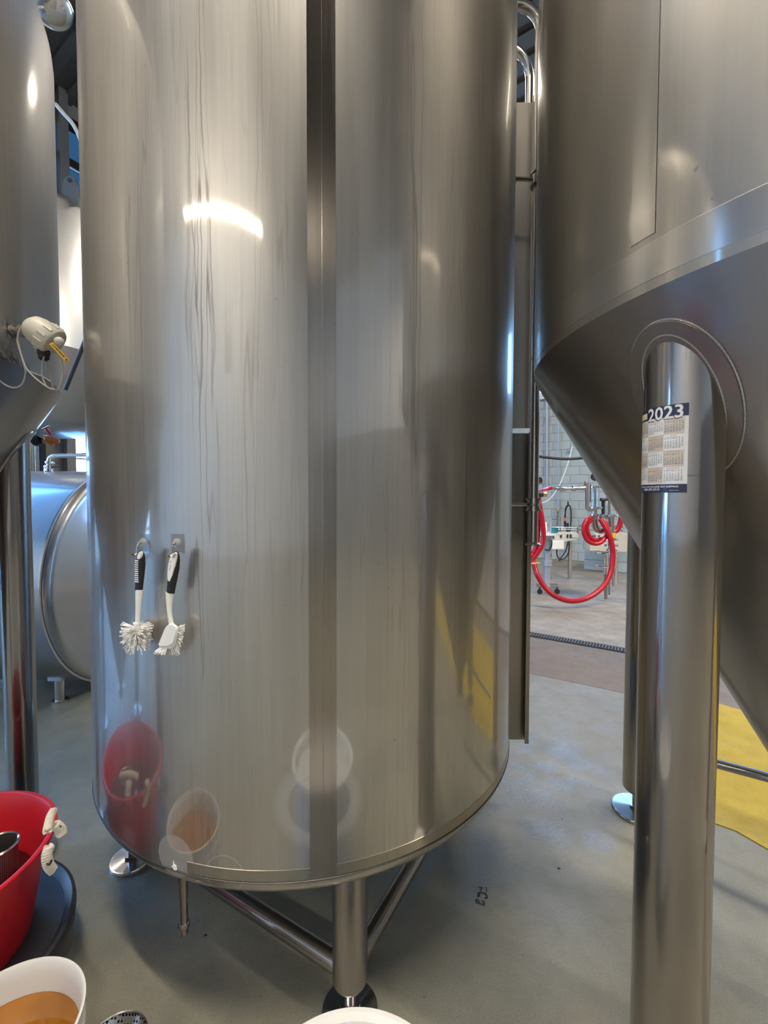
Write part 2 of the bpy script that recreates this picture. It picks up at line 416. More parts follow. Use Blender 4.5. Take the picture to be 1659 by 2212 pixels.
def window(p0, p1, z0, z1, nx, nz, kind='window', mat='dark_steel', t=.06, glass='glass'):
    """framed glazing between p0 and p1 with mullions; returns its frame"""
    WN[0] += 1; d = p1 - p0; L = d.length; d = d.normalized(); nr = Vector((-d.y, d.x, 0)); Z = Vector((0, 0, 1))
    m = MB(); c = lambda a, z: p0 + d * a + Z * z
    for a in (t / 2, L - t / 2): m.box(c(a, (z0 + z1) / 2), (t, .09, z1 - z0), (d, nr, Z))
    for z in (z0 + t / 2, z1 - t / 2): m.box(c(L / 2, z), (L - 2 * t, .09, t), (d, nr, Z))
    for i in range(1, nx): m.box(c(L * i / nx, (z0 + z1) / 2), (t * .8, .07, z1 - z0 - 2 * t), (d, nr, Z))
    for j in range(1, nz): m.box(c(L / 2, z0 + (z1 - z0) * j / nz), (L - 2 * t, .075, t * .8), (d, nr, Z))
    fr = struct(m.build('%s_%d' % (kind, WN[0]), mat, smooth=0))
    for i in range(nx):
        for j in range(nz):
            g = MB(); g.box(c(L * (i + .5) / nx, z0 + (z1 - z0) * (j + .5) / nz), (L / nx - t, .012, (z1 - z0) / nz - t), (d, nr, Z)); g.build('pane', glass, fr, 0)
    la = bpy.data.lights.new('portal', 'AREA'); la.shape = 'RECTANGLE'; la.size = L; la.size_y = z1 - z0; la.cycles.is_portal = True
    lo = bpy.data.objects.new('portal', la); COL.objects.link(lo)
    inw = (uv(0, 0) - c(L / 2, 0)); inw = nr if nr.dot(inw) > 0 else -nr
    lo.matrix_world = Matrix(((d.x, 0, -inw.x, 0), (d.y, 0, -inw.y, 0), (0, 1, 0, 0), (0, 0, 0, 1)))
    zc = -inw; xx = Vector((0, 0, 1)).cross(zc)
    lo.matrix_world = Matrix(((xx.x, 0, zc.x, 0), (xx.y, 0, zc.y, 0), (xx.z, 1, zc.z, 0), (0, 0, 0, 1)))
    lo.location = c(L / 2, (z0 + z1) / 2) - inw * .16
    return fr


# left wall: glazed roll-up door, one narrow window, clerestory
LW = lambda v, z=0: uv(ULO, v, z)
hl = [(-7.8 - VLO, -4.3 - VLO, 0.0, 4.1), (-3.6 - VLO, 2.25 - VLO, 0.0, 4.1), (3.04 - VLO, 3.75 - VLO, 1.0, 2.62), (1.2 - VLO, 4.4 - VLO, 6.05, 7.45), (-6.5 - VLO, 0.6 - VLO, 4.7, 7.45)]
wall('wall_left', LW(VLO), LW(VHI), 'wall_tan', hl, UA)
window(LW(-3.6), LW(2.25), 0.0, 4.1, 5, 6, 'door', 'dark_steel', .09)
window(LW(-7.8), LW(-4.3), 0.0, 4.1, 3, 6, 'door', 'dark_steel', .09)  # second glazed door, unseen, added for blue light on leg and floor
window(LW(3.04), LW(3.75), 1.0, 2.62, 1, 2, 'window', 'white_paint', .05)
window(LW(1.2), LW(4.4), 6.05, 7.45, 2, 2, 'window', 'dark_steel', .16, 'glass_tint'); window(LW(-6.5), LW(0.6), 4.7, 7.45, 6, 2, 'window', 'dark_steel', .10)
for v in (2.585, 2.97):
    m = MB(); m.box(LW(v, ZC / 2) + UA * .12, (.10 if v < 2.7 else .12, .16, ZC), (VA, UA, Vector((0, 0, 1)))); struct(m.build('column', 'dark_steel' if v < 2.7 else 'wall_dark', smooth=0))
m = MB(); m.box(LW(2.8, 1.83) + UA * .16, (2.2, .05, .03), (VA, UA, Vector((0, 0, 1)))); m.box(LW(2.8, 2.06) + UA * .16, (2.2, .05, .02), (VA, UA, Vector((0, 0, 1)))); struct(m.build('trim_1', 'wall_dark', smooth=0))
wall('wall_front', uv(ULO, VLO), uv(UHI, VLO), 'wall_cream', [(7.2, 7.7, 4.4, 6.0), (9.2, 9.9, 4.4, 6.0)], VA)
window(uv(ULO + 7.2, VLO), uv(ULO + 7.7, VLO), 4.4, 6.0, 1, 2, glass='glass_smoke'); window(uv(ULO + 9.2, VLO), uv(ULO + 9.9, VLO), 4.4, 6.0, 1, 2, glass='glass_smoke')
wr_ = wall('wall_right', uv(UHI, VLO), uv(UHI, VHI), 'wall_cream', (), -UA)
m = MB(); m.box(uv(UHI - .02, (VLO + VHI) / 2, 1.6), (VHI - VLO, .04, 3.2), (VA, UA, Vector((0, 0, 1)))); m.build('dark_reflection_panel', 'wall_brown', wr_, 0)  # unseen dark panel added to darken low reflections in the tank
wall('wall_back', uv(ULO, VHI), uv(UHI, VHI), 'mortar', [(4.4, 9.6, 3.86, 5.4)], -VA)
window(uv(ULO + 4.4, VHI), uv(ULO + 9.6, VHI), 3.86, 5.4, 4, 1, 'window', 'white_paint', .07)
wb_ = [o for o in COL.objects if o.name == 'wall_back'][0]
# concrete blocks of the back wall that the photograph shows, each a piece
bm_ = MB(); bm_.box((0, 0, 0), (.391, .024, .193), (UA, VA, Vector((0, 0, 1))), .006); bo = bm_.build('block', 'wall_blue', None, 40); bo.parent = wb_
first = True
for r in range(19):
    for k in range(7):
        p = uv(-2.95 + k * .395 + (.197 if r % 2 else 0), VHI - .004 - random.random() * .003, .10 + r * .197)
        b = bo if first else bo.copy()
        if not first: COL.objects.link(b); b.parent = wb_
        b.location = p; first = False
m = MB(); m.box(uv(-.8, VHI - .05, 3.80), (4.6, .12, .07), (UA, VA, Vector((0, 0, 1)))); struct(m.build('trim_2', 'white_paint', smooth=0))

# paved yard outside the glazed door
m = MB(); g_ = [uv(ULO - 14, VLO - 4), uv(ULO - .25, VLO - 4), uv(ULO - .25, VHI), uv(ULO - 14, VHI)]
m.add([p - Vector((0, 0, .12)) for p in g_], [(0, 1, 2, 3)]); struct(m.build('ground', plain('yard_paving', (.55, .55, .54), .8, 0, .1, 2), smooth=0))

# ceiling deck, beams, lamps
m = MB()
m.box(uv((ULO + UHI) / 2, (VLO + VHI) / 2, ZC + .05), (UHI - ULO, VHI - VLO, .1), (UA, VA, Vector((0, 0, 1))))
cl = struct(m.build('ceiling', 'ceil', smooth=0))
m = MB()
for k in range(60): m.box(uv(.5, VLO + .2 + k * .33, ZC - .02), (UHI - ULO, .14, .05), (UA, VA, Vector((0, 0, 1))))
rb = m.build('deck_ribs', 'ceil', cl, 0); rb['kind'] = 'stuff'
for k, v in enumerate((-6.8, -3.0, 1.2, 4.9, 8.4)):
    m = MB(); z = ZC - .35
    m.box(uv(.5, v, z + .18), (UHI - ULO, .18, .03), (UA, VA, Vector((0, 0, 1)))); m.box(uv(.5, v, z - .18), (UHI - ULO, .18, .03), (UA, VA, Vector((0, 0, 1)))); m.box(uv(.5, v, z), (UHI - ULO, .02, .33), (UA, VA, Vector((0, 0, 1))))
    struct(m.build('beam', 'dark_steel', smooth=0))
for k, u in enumerate((-6.5, -4.6, -2.4, 0.2, 3.0)):
    m = MB(); m.box(uv(u, .8, ZC - .10), (.10, VHI - VLO, .12), (UA, VA, Vector((0, 0, 1)))); struct(m.build('beam', 'dark_steel', smooth=0))
LZ = Vector((0, 0, 1))
for i, (u, v, z, L, pw) in enumerate(LAMPS):
    o = thing('ceiling_lamp', ('strip lamp near the cream front wall, mirrored as an arc on the upright tank', 'strip lamp above the block wall packaging corner', 'unseen fill strip lamp added above the aisle where the buckets stand', 'short unseen strip lamp added to brighten the left tank', 'short unseen strip lamp added along the cream wall to brighten the floor')[i], 'lamp', uv(u, v, z), 'strip lamps under the ceiling')
    m = MB(); m.box(uv(u, v, z + .05), (L + .1, .22, .08), (UA, VA, LZ), .01); m.build('housing', 'white_paint', o)
    m = MB(); m.box(uv(u, v, z), (L, .16, .03), (UA, VA, LZ), .008); m.build('diffuser', 'lamp', o)
    for s_ in (-1, 1): m = MB(); m.cyl(uv(u + s_ * L * .35, v, z + .08), uv(u + s_ * L * .35, v, ZC), .008, 8); m.build('hanger', 'dark_steel', o)
    la = bpy.data.lights.new('lamp_light', 'AREA'); la.shape = 'RECTANGLE'; la.size = L; la.size_y = .1; la.energy = pw * L; la.color = (1, .90, .76)
    lo = bpy.data.objects.new('lamp_light', la); COL.objects.link(lo)
    lo.matrix_world = Matrix(((UA.x, VA.x, 0, 0), (UA.y, VA.y, 0, 0), (0, 0, 1, 0), (0, 0, 0, 1))); lo.location = uv(u, v, z - .03)

# ---------------------------------------------------------------- tanks
C1 = Vector((-.29783, 1.85626, 0)); R1 = .81825; ZS1 = .478
C2 = Vector((1.33466, 1.20775, 0)); R2 = .86404; ZR2 = 1.869
C0 = Vector((-2.035, 1.272, 0)); R0 = .864; ZR0 = 1.872


def foot(root, p, r, ztop, zcap=.085, rs=.017, rd=.088, matl='steel_leg', ztops=None, dm='steel_bright'):
    """pipe leg with a domed end, levelling stem and round foot disc"""
    m = MB(); n = 40
    pr = [(max(1e-4, r * math.sin(a)), zcap + r * .55 * (1 - math.cos(a))) for a in [PI / 2 * i / 8 for i in range(9)]] + [(r, ztop)]
    k = len(m.v); m.lathe(pr, p, (0, 0, 1), n)
    if ztops is not None:
        for i in range(n): q = m.v[k + 9 * n + i]; q.z = ztops(q)
    lg = m.build('leg', matl, root)
    m = MB(); m.lathe([(rs, .01), (rs, zcap + .02)], p, (0, 0, 1), 16); m.lathe([(rs * 1.7, .014), (rs * 1.7, .03)], p, (0, 0, 1), 6, cap=True); m.build('levelling_stem', 'steel_small', lg)
    m = MB(); m.lathe([(1e-4, .0215), (rd * .3, .021), (rd * .9, .014), (rd * .97, .014), (rd, .010), (rd, .0), (1e-4, 0)], p, (0, 0, 1), 56); m.build('foot_plate', dm, lg)
    return lg


def hit(px, py, C, R, off=0.0):
    d = ray(px, py); h = Vector((d.x, d.y)); L = h.length; h /= L; b = h.dot(C.xy); di = (R + off) ** 2 - (C.xy.dot(C.xy) - b * b)
    t = b - math.sqrt(max(di, 0)); return EYE + d * (t / L)


def skin(px, py, C, R):
    p = hit(px, py, C, R); return math.atan2(p.y - C.y, p.x - C.x) * R, p.z


def band(root, name, C, R, px0, px1, z0, z1, mat, off=.0012, py=1000):
    a, b = [math.atan2(hit(x, py, C, R).y - C.y, hit(x, py, C, R).x - C.x) for x in (px0, px1)]
    if b < a: b += 2 * PI
    nz = 6
    m = MB(); m.lathe([(R, z0)] + [(R + off, z0 + (z1 - z0) * i / nz) for i in range(nz + 1)] + [(R, z1)], C, (0, 0, 1), 24, a, b); return m.build(name, mat, root)


# centre tank: straight shell, rounded bottom edge, dished bottom
stA = skin(378, 1850, C1, R1); stB = skin(485, 1890, C1, R1); stC = skin(690, 1735, C1, R1)
M['steel_main'] = steel('steel_main', (.47, .45, .415), .055, .36, .27, R=R1, lines=1.0, drips=.75, film=.17, low=(.5, 1.3, .52), speck=.35, dripc=[(skin(435, 700, C1, R1)[0], .07, 1.0), (skin(905, 700, C1, R1)[0], .035, .8), (skin(985, 700, C1, R1)[0], .03, .6), (skin(300, 700, C1, R1)[0], .03, .5), (skin(560, 700, C1, R1)[0], .05, .4)],
                        stains=[(stA[0], stA[1], .056, 'disc', .45), (stB[0], stB[1], .050, 'ring', .5), (stC[0], stC[1], .092, 'halo', .45),
                                (skin(590, 1440, C1, R1)[0], skin(590, 1440, C1, R1)[1], .07, 'soft', .16), (skin(560, 1370, C1, R1)[0], skin(560, 1370, C1, R1)[1], .05, 'soft', .2),
                                (skin(620, 1430, C1, R1)[0], skin(620, 1430, C1, R1)[1], .06, 'soft', .18), (skin(780, 1600, C1, R1)[0], skin(780, 1600, C1, R1)[1], .09, 'soft', .16),
                                (skin(920, 1560, C1, R1)[0], skin(920, 1560, C1, R1)[1], .08, 'soft', .10)])
M['steel_band'] = steel('steel_band', (.36, .325, .285), .12, .30, .06, R=R1, lines=1.2, drips=.30, speck=.6, aniso=.95)
T1 = thing('upright_tank', 'large upright stainless tank in the middle with run marks and brushes hung on it', 'tank', C1)
m = MB(); ZT = 3.95
prof = [(1e-3, .365), (.35, .375), (.60, .400), (.735, .418)]
prof += [(R1 - .052 + .052 * math.sin(a), .428 + .052 * (1 - math.cos(a))) for a in [PI / 2 * i / 8 for i in range(9)]]
prof += [(R1, .48 + (ZT - .48) * i / 24) for i in range(25)]
prof += [(R1 * math.cos(a), ZT + .38 * math.sin(a)) for a in [PI / 2 * i / 10 for i in range(1, 10)]] + [(.05, ZT + .39)]
m.lathe(prof, C1, (0, 0, 1), 224); m.build('shell', 'steel_main', T1)
band(T1, 'weld_band', C1, R1, 666, 726, .481, ZT, 'steel_band')
a0 = math.atan2(hit(697, 1000, C1, R1).y - C1.y, hit(697, 1000, C1, R1).x - C1.x); bx_, by_ = C1.x + (R1 + .0010) * math.cos(a0), C1.y + (R1 + .0010) * math.sin(a0)
m = MB(); m.tube([Vector((bx_, by_, .49 + i * .0045)) for i in range(700)], [.0007 * (1.35 if i % 2 else .9) for i in range(700)], 5); m.build('weld_bead', 'steel_band', T1)
m = MB(); m.tube([Vector((C1.x + (R1 + .0012) * math.cos(a), C1.y + (R1 + .0012) * math.sin(a), .4795)) for a in [2 * PI * i / 160 for i in range(161)]], .0016, 6); m.build('seam_line', plain('seam_dark', (.10, .095, .09), .5, 1.0), T1)
M['steel_seam'] = steel('steel_seam', (.36, .33, .27), .2, .42, .3, R=R1, lines=.8, film=.15)
a0 = math.atan2(hit(405, 1890, C1, R1).y - C1.y, hit(405, 1890, C1, R1).x - C1.x); m = MB(); m.lathe([(R1, .483), (R1 + .0009, .484), (R1 + .0009, .512), (R1, .513)], C1, (0, 0, 1), 120, a0, a0 + 2.2); m.build('seam_band', 'steel_seam', T1)
LF = flr(756, 2190); LL = flr(286, 1858); LR = Vector((.405, 2.02, 0)); LB = Vector((-.50, 2.56, 0))
for p in (LF, LL, LR, LB): foot(T1, p, .0490, .43, rd=.080)
m = MB()
def br(a, b, z, r=.0265):
    mm = MB(); d = (b - a).normalized(); mm.cyl(a + d * .04 + Vector((0, 0, z)), b - d * .04 + Vector((0, 0, z)), r, 24); return mm.build('leg_brace', 'steel_leg', T1)
br(LF, LL, .125); br(LF, LR, .125); br(LL, LB, .125); br(LR, LB, .125)
# drain stub under the bottom edge
p = hit(396, 1925, C1, R1 - .08); p.z = 0
m = MB(); m.lathe([(.0125, .235), (.0125, .43)], p, (0, 0, 1), 20); m.lathe([(.012, .212), (.012, .225), (.0165, .232), (.0165, .240), (.0125, .246)], p, (0, 0, 1), 20, cap=True); m.build('drain_stub', 'steel_leg', T1)
# scrap of white label left on the skin
c = hit(377, 1872, C1, R1); tx = Vector((-(c.y - C1.y), c.x - C1.x, 0)).normalized(); nn = Vector((c.x - C1.x, c.y - C1.y, 0)).normalized()
if tx.x < 0: tx = -tx
shp = [(-.003, .016), (-.001, .006), (.005, .005), (.008, -.004), (.006, -.010), (-.002, -.010), (-.004, -.003), (-.009, -.001), (-.004, .004)]
m = MB(); n = len(shp); m.add([c + tx * a + Vector((0, 0, b)) + nn * .0015 for a, b in shp] + [c + tx * a + Vector((0, 0, b)) - nn * .001 for a, b in shp], [tuple(range(n))] + [(i, i + n, (i + 1) % n + n, (i + 1) % n) for i in range(n)])
q = m.build('label_scrap', 'white_plastic', T1, 0); q['label'] = 'torn scrap of white label'
# cleaning pipe and cable channel on the right side
def vz(py, px, Y): return at(px, py, Y).z
PY = 1.90; px0 = at(1152.5, 1090, PY); PX = Vector((px0.x, px0.y, 0)); zb = vz(1176, 1150, PY); zt = vz(18, 1152, PY)
pts = [PX + Vector((0, 0, zb))] + [PX + Vector((0, 0, zb + (zt - .09 - zb) * i / 6)) for i in range(1, 7)]
dl = Vector((C1.x - PX.x, C1.y - PX.y, 0)).normalized()
pts += [PX + dl * (.10 * (1 - math.cos(a))) + Vector((0, 0, zt - .09 + .10 * math.sin(a))) for a in [PI / 2 * i / 8 for i in range(1, 9)]] + [PX + dl * .5 + Vector((0, 0, zt + .012))]
m = MB(); m.tube(pts, .0205, 24); cpipe = m.build('cleaning_pipe', 'steel_small', T1)
m = MB(); m.lathe([(.0205, 0), (.034, 0), (.034, .006), (.0205, .014)], PX + Vector((0, 0, zb - .004)), (0, 0, 1), 28, cap=True); m.build('pipe_ferrule', 'steel_small', cpipe)
for py in (388, 1090):
    z = vz(py, 1150, PY); m = MB(); m.cyl(PX + dl * .03 + Vector((0, 0, z)), Vector((C1.x, C1.y, z)) - dl * (R1 - .01), .0085, 14)
    arm = m.build('pipe_bracket', 'steel_small', T1)
    m = MB()
    for dz in (-.024, .024): m.lathe([(.021, -.004), (.034, -.004), (.034, .004), (.021, .004)], PX + Vector((0, 0, z + dz)), (0, 0, 1), 28)
    m.lathe([(.0285, -.022), (.0285, .022)], PX + Vector((0, 0, z)), (0, 0, 1), 28); m.build('pipe_clamp', 'steel_small', arm)
    m = MB()
    for sx in (-.012, .012): m.ball(PX + Vector((sx, -.029, z)), .0055, 10)
    m.build('clamp_bolt', 'steel_bright', arm)
# second, lower swan-neck behind
Y2 = 2.35; q0 = at(1143, 300, Y2); z1 = vz(125, 1140, Y2); X2 = Vector((q0.x, q0.y, 0)); dl2 = Vector((C1.x - X2.x, C1.y - X2.y, 0)).normalized()
pts = [X2 + Vector((0, 0, 2.0 + (z1 - .11 - 2.0) * i / 4)) for i in range(5)] + [X2 + dl2 * (.11 * (1 - math.cos(a))) + Vector((0, 0, z1 - .11 + .11 * math.sin(a))) for a in [PI / 2 * i / 8 for i in range(1, 9)]] + [X2 + dl2 * .45 + Vector((0, 0, z1))]
m = MB(); m.tube(pts, .022, 20); m.build('vent_pipe', 'steel_bright', T1)
Yc = 2.02
def channel(y0, y1, pxa, pxb, mat):
    a, b = at(pxa, y0, Yc), at(pxb, y0, Yc); lo = at(pxa, y1, Yc).z; w = b.x - a.x; cx = (a.x + b.x) / 2; h = a.z - lo
    mm = MB(); mm.box((cx, Yc, lo + h / 2), (w, .004, h)); mm.box((b.x - .002, Yc - .018, lo + h / 2), (.004, .04, h)); mm.box((a.x + .002, Yc - .018, lo + h / 2), (.004, .04, h))
    mm.box((b.x - .010, Yc - .036, lo + h / 2), (.016, .004, h))
    return mm.build('side_channel', mat, T1, 0)
channel(936, 1597, 1094, 1145, 'steel_flat')
channel(222, 925, 1098, 1153, plain('channel_satin', (.52, .49, .44), .38, .45, .04))
for z in (.6, 1.25, 2.1, 2.9):
    m = MB(); m.cyl(Vector((.60, Yc - .004, z)), Vector((C1.x + R1 - .03, 1.93, z)), .008, 12); m.build('channel_bracket', 'steel_small', T1)


def conical(name, label, C, R, zr, zt, legs, mats, ang=30, dome=.40, band_px=None):
    """cylindroconical tank: shell with dished top, cone, legs welded through round pads"""
    T = thing(name, label, 'tank', C); kt = 1 / math.tan(math.radians(ang))
    coneZ = lambda p, d=0.0: zr - (R - math.hypot(p.x - C.x, p.y - C.y)) * kt + d
    m = MB(); pr = [(R, zr + (zt - zr) * i / 20) for i in range(21)]
    pr += [(R * math.cos(a), zt + dome * math.sin(a)) for a in [PI / 2 * i / 16 for i in range(1, 16)]] + [(.08, zt + dome * .998)]
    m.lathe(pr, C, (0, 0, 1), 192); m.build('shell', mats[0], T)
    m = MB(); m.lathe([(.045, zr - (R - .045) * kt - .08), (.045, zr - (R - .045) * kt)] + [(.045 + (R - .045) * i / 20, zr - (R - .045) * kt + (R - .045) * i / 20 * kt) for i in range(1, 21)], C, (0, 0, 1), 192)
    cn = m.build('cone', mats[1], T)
    zo = zr - (R - .045) * kt
    m = MB(); m.lathe([(.045, zo - .03), (.062, zo - .03), (.062, zo - .045), (.045, zo - .05)], C, (0, 0, 1), 32); m.build('outlet_ferrule', 'steel_small', cn)
    for (p, r, zc) in legs:
        lg = foot(T, p, r, 1.0, zcap=zc, rs=.02, rd=.105, dm='steel_leg', ztops=lambda q: coneZ(q, .012))
        # round pad on the cone about the leg, with weld beads
        rad = Vector((p.x - C.x, p.y - C.y, 0)).normalized(); tan = Vector((-rad.y, rad.x, 0)); nrm = (rad * math.cos(math.radians(ang)) - Vector((0, 0, 1)) * math.sin(math.radians(ang)))
        def ring(wt, wr, off, n=72):
            o = []
            for i in range(n):
                a = 2 * PI * i / n; q = p + rad * (math.cos(a) * wr) + tan * (math.sin(a) * wt); q = Vector((q.x, q.y, coneZ(q))); o.append(q + nrm * off)
            return o
        w = r * .43; rings = [ring(r * .8, r * .8, .007), ring(r + w * .96, r + w * .46, .007), ring(r + w, r + w * .5, .001), ]
        n = 72; m = MB(); m.add([q for R_ in rings for q in R_], [(k * n + i, k * n + (i + 1) % n, (k + 1) * n + (i + 1) % n, (k + 1) * n + i) for k in range(2) for i in range(n)])
        m.build('leg_pad', mats[1], T)
        for (wt, wr, rr) in ((r + w, r + w * .5, .0020), (r + .0010, r + .0010, .0018)):
            q = ring(wt, wr, .006 if wt < r + w * .5 else .002, 220); m = MB(); m.tube(q + [q[0]], [rr * (1.0 + .45 * (i % 2)) for i in range(221)], 6, False); m.build('weld_bead', 'bead', lg)
    return T, coneZ


# right tank
st2 = [(skin(1300, 600, C2, R2)[0], skin(1300, 600, C2, R2)[1], .2, 'soft', .05)]
M['steel_right'] = steel('steel_right', (.37, .35, .315), .08, .40, .35, R=R2, lines=.7, speck=.35)
M['steel_right_band'] = steel('steel_right_band', (.47, .45, .42), .14, .34, .5, R=R2, lines=.5)
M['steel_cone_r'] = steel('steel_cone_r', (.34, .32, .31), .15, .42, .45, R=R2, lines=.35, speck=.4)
LA = at(1466, 1300, 1); hz = Vector((LA.x, LA.y, 0)).normalized(); LG2 = hz * 1.131
rel = LG2 - C2
R2B = flr(1376, 1752)
r3 = Vector((-rel.x, -rel.y, 0)); r4 = Vector((rel.y, -rel.x, 0))
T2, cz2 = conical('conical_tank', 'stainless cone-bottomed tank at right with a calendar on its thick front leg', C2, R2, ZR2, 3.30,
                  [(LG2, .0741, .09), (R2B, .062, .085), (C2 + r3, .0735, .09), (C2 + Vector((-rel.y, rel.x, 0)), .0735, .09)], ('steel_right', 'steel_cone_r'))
band(T2, 'weld_band', C2, R2, 1362, 1413, ZR2 + .11, 3.29, 'steel_right_band', py=600)
m = MB(); m.lathe([(R2, ZR2 + .020), (R2 + .0005, ZR2 + .021), (R2 + .0005, ZR2 + .095), (R2, ZR2 + .096)], C2, (0, 0, 1), 192); m.build('seam_band', 'steel_right_band', T2, 12)
a, b = R2B + Vector((.02, 0, 0)), C2 + r3
m = MB(); pA = at(1520, 1642, 1.72); pB = at(1700, 1690, 1.55); m.cyl(pA - (pB - pA) * .55, pB + (pB - pA) * 1.5, .0185, 20); m.build('leg_brace', 'steel_leg', T2)

# left tank
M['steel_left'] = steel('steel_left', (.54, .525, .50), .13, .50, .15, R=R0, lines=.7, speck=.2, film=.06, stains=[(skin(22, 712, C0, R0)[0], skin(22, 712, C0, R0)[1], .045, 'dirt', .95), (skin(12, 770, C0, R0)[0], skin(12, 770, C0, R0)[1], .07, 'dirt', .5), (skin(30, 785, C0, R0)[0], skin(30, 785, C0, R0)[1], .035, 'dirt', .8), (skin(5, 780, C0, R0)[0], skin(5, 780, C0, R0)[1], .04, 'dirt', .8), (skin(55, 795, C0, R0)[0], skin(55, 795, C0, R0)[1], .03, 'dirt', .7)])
LG0 = Vector((-1.437, 1.670, 0)); LA = at(38, 1300, 1); LG0 = Vector((LA.x, LA.y, 0)).normalized() * 2.20
rel0 = LG0 - C0
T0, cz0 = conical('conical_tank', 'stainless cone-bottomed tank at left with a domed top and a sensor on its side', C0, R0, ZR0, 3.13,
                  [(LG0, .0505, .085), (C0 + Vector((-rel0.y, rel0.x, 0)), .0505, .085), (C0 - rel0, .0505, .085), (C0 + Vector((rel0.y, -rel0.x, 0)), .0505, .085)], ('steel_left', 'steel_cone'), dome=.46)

# temperature sensor on the left tank
SP = hit(27, 716, C0, R0)
sn = thing('temperature_sensor', 'cream temperature sensor head with cable loops on the left tank', 'sensor', SP)
ax = Vector((SP.x - C0.x, SP.y - C0.y, 0)).normalized(); ax = (ax + Vector((0, -.25, -.03))).normalized()
m = MB(); m.lathe([(.02, -.01), (.02, .004), (.0125, .006), (.0125, .052)], SP, ax, 24); m.lathe([(.019, .03), (.019, .05)], SP, ax, 6, cap=True); m.lathe([(.016, .05), (.016, .078)], SP, ax, 20, cap=True); m.build('thermowell', 'steel_small', sn)
hc = at(93, 722, SP.y - .03); ta = (at(132, 750, SP.y - .005) - at(70, 704, SP.y - .025)).normalized()
m = MB(); m.lathe([(1e-4, -.050), (.022, -.048), (.036, -.036), (.043, -.016), (.0435, .0), (.0435, .002)], hc, ta, 36); m.lathe([(.020, -.012), (.024, .03)], hc + (SP + ax * .075 - hc) * .55, (SP + ax * .075 - hc), 24); hs = m.build('housing', 'sensor', sn)
m = MB(); m.lathe([(.0435, .002), (.047, .004), (.047, .034), (.043, .040), (.030, .043), (1e-4, .044)], hc, ta, 40); cap_ = m.build('housing_cap', 'sensor', sn)
for k in range(12):
    a = 2 * PI * k / 12; e1 = Vector((0, 0, 1)) - ta * ta.z; e1.normalize(); e2 = ta.cross(e1); rr = e1 * math.cos(a) + e2 * math.sin(a)
    m = MB(); m.box(hc + ta * .019 + rr * .0475, (.026, .008, .004), (ta, ta.cross(rr), rr), .0012); m.build('cap_rib', 'sensor', cap_)
m = MB(); m.ball(at(128, 738, SP.y - .05), .014, 16); m.build('cap_lug', 'sensor', cap_)
gb = at(94, 742, SP.y - .03); gd = Vector((.0, 0, -1))
m = MB(); m.lathe([(.019, 0), (.019, .018), (.0165, .020)], gb, gd, 24, cap=True); m.build('gland_boss', 'sensor', sn)
m = MB(); m.lathe([(.0165, .018), (.0165, .034), (.0145, .036), (.0145, .046), (.009, .052)], gb, gd, 10, cap=True); m.build('cable_gland', 'black_rubber', sn)
yc = SP.y - .04
m = MB(); m.tube(curve(path([(95, 770), (91, 790), (92, 815), (104, 838), (125, 842), (135, 815), (134, 785), (130, 768)], yc)), .0024, 8)
m.tube(curve(path([(97, 770), (106, 795), (111, 822), (114, 838)], yc + .02)), .0024, 8)
m.tube(curve(path([(72, 699), (58, 700), (44, 712), (38, 735), (44, 760), (52, 785), (60, 800), (80, 820), (105, 838), (120, 842)], yc - .01)), .0027, 8)
m.tube(curve(path([(62, 705), (50, 705), (40, 720), (42, 750), (50, 780), (55, 805), (48, 830), (30, 838), (12, 832), (-6, 818)], yc + .01)), .0027, 8)
m.tube(curve(path([(54, 797), (70, 805), (95, 815), (110, 825)], yc)), .002, 8); m.build('sensor_cable', 'cable_grey', sn)
A = at(110, 741, yc - .03); B = at(146, 780, yc + .0); dd = (B - A).normalized(); uu = Vector((0, 0, 1)).cross(dd); uu = (RIGHT.cross(FWD)).normalized(); uu = (UP - dd * UP.dot(dd)).normalized(); nn = dd.cross(uu)
L = (B - A).length
m = MB(); m.box((A + B) / 2, (L, .0125, .0016), (dd, uu, nn), .0007); tg = m.build('sensor_tag', 'yellow_tag', sn); tg['label'] = 'yellow strip tag with small black print'
m = MB(); side = 1 if nn.dot(EYE - A) > 0 else -1
for k in range(26):
    if random.random() < .85: m.box(A + dd * (L * (.2 + .6 * k / 26)) + nn * (.001 * side) + uu * .0006, (.0011, .0035 if k % 3 else .0026, .0005), (dd, uu, nn))
for k in range(9): m.box(A + dd * (L * .90 + (k % 3) * .0016) + uu * ((k // 3 - 1) * .0024) + nn * (.001 * side), (.0012, .0017, .0005), (dd, uu, nn))
for k in range(6): m.box(A + dd * (L * .10 + (k % 3) * .0018) + uu * ((k // 3 - .5) * .0024) + nn * (.001 * side), (.0012, .0015, .0005), (dd, uu, nn))
m.build('print', 'ink', tg, 0)


# ---------------------------------------------------------------- text
def text_mesh(s, size=1.0, res=2):
    cu = bpy.data.curves.new('t', 'FONT'); cu.body = s; cu.size = size; cu.resolution_u = res
    ob = bpy.data.objects.new('t', cu); me = bpy.data.meshes.new_from_object(ob)
    v = [tuple(p.co) for p in me.vertices]; f = [tuple(p.vertices) for p in me.polygons]
    bpy.data.objects.remove(ob); bpy.data.curves.remove(cu); bpy.data.meshes.remove(me); return v, f


# calendar magnet wrapped on the right tank's front leg
LR_ = .0741
cw, ch = .128, .198
camdir = -hz; ltan = Vector((camdir.y, -camdir.x, 0))
if ltan.dot(RIGHT) < 0: ltan = -ltan
zc_top = hit(1487, 870, LG2, LR_).z; zc_bot = hit(1483, 1064, LG2, LR_).z; ch = zc_top - zc_bot
hr = hit(1486, 970, LG2, LR_); thr = math.atan2((hr - LG2).dot(ltan), (hr - LG2).dot(camdir))
cwid = ch * .635


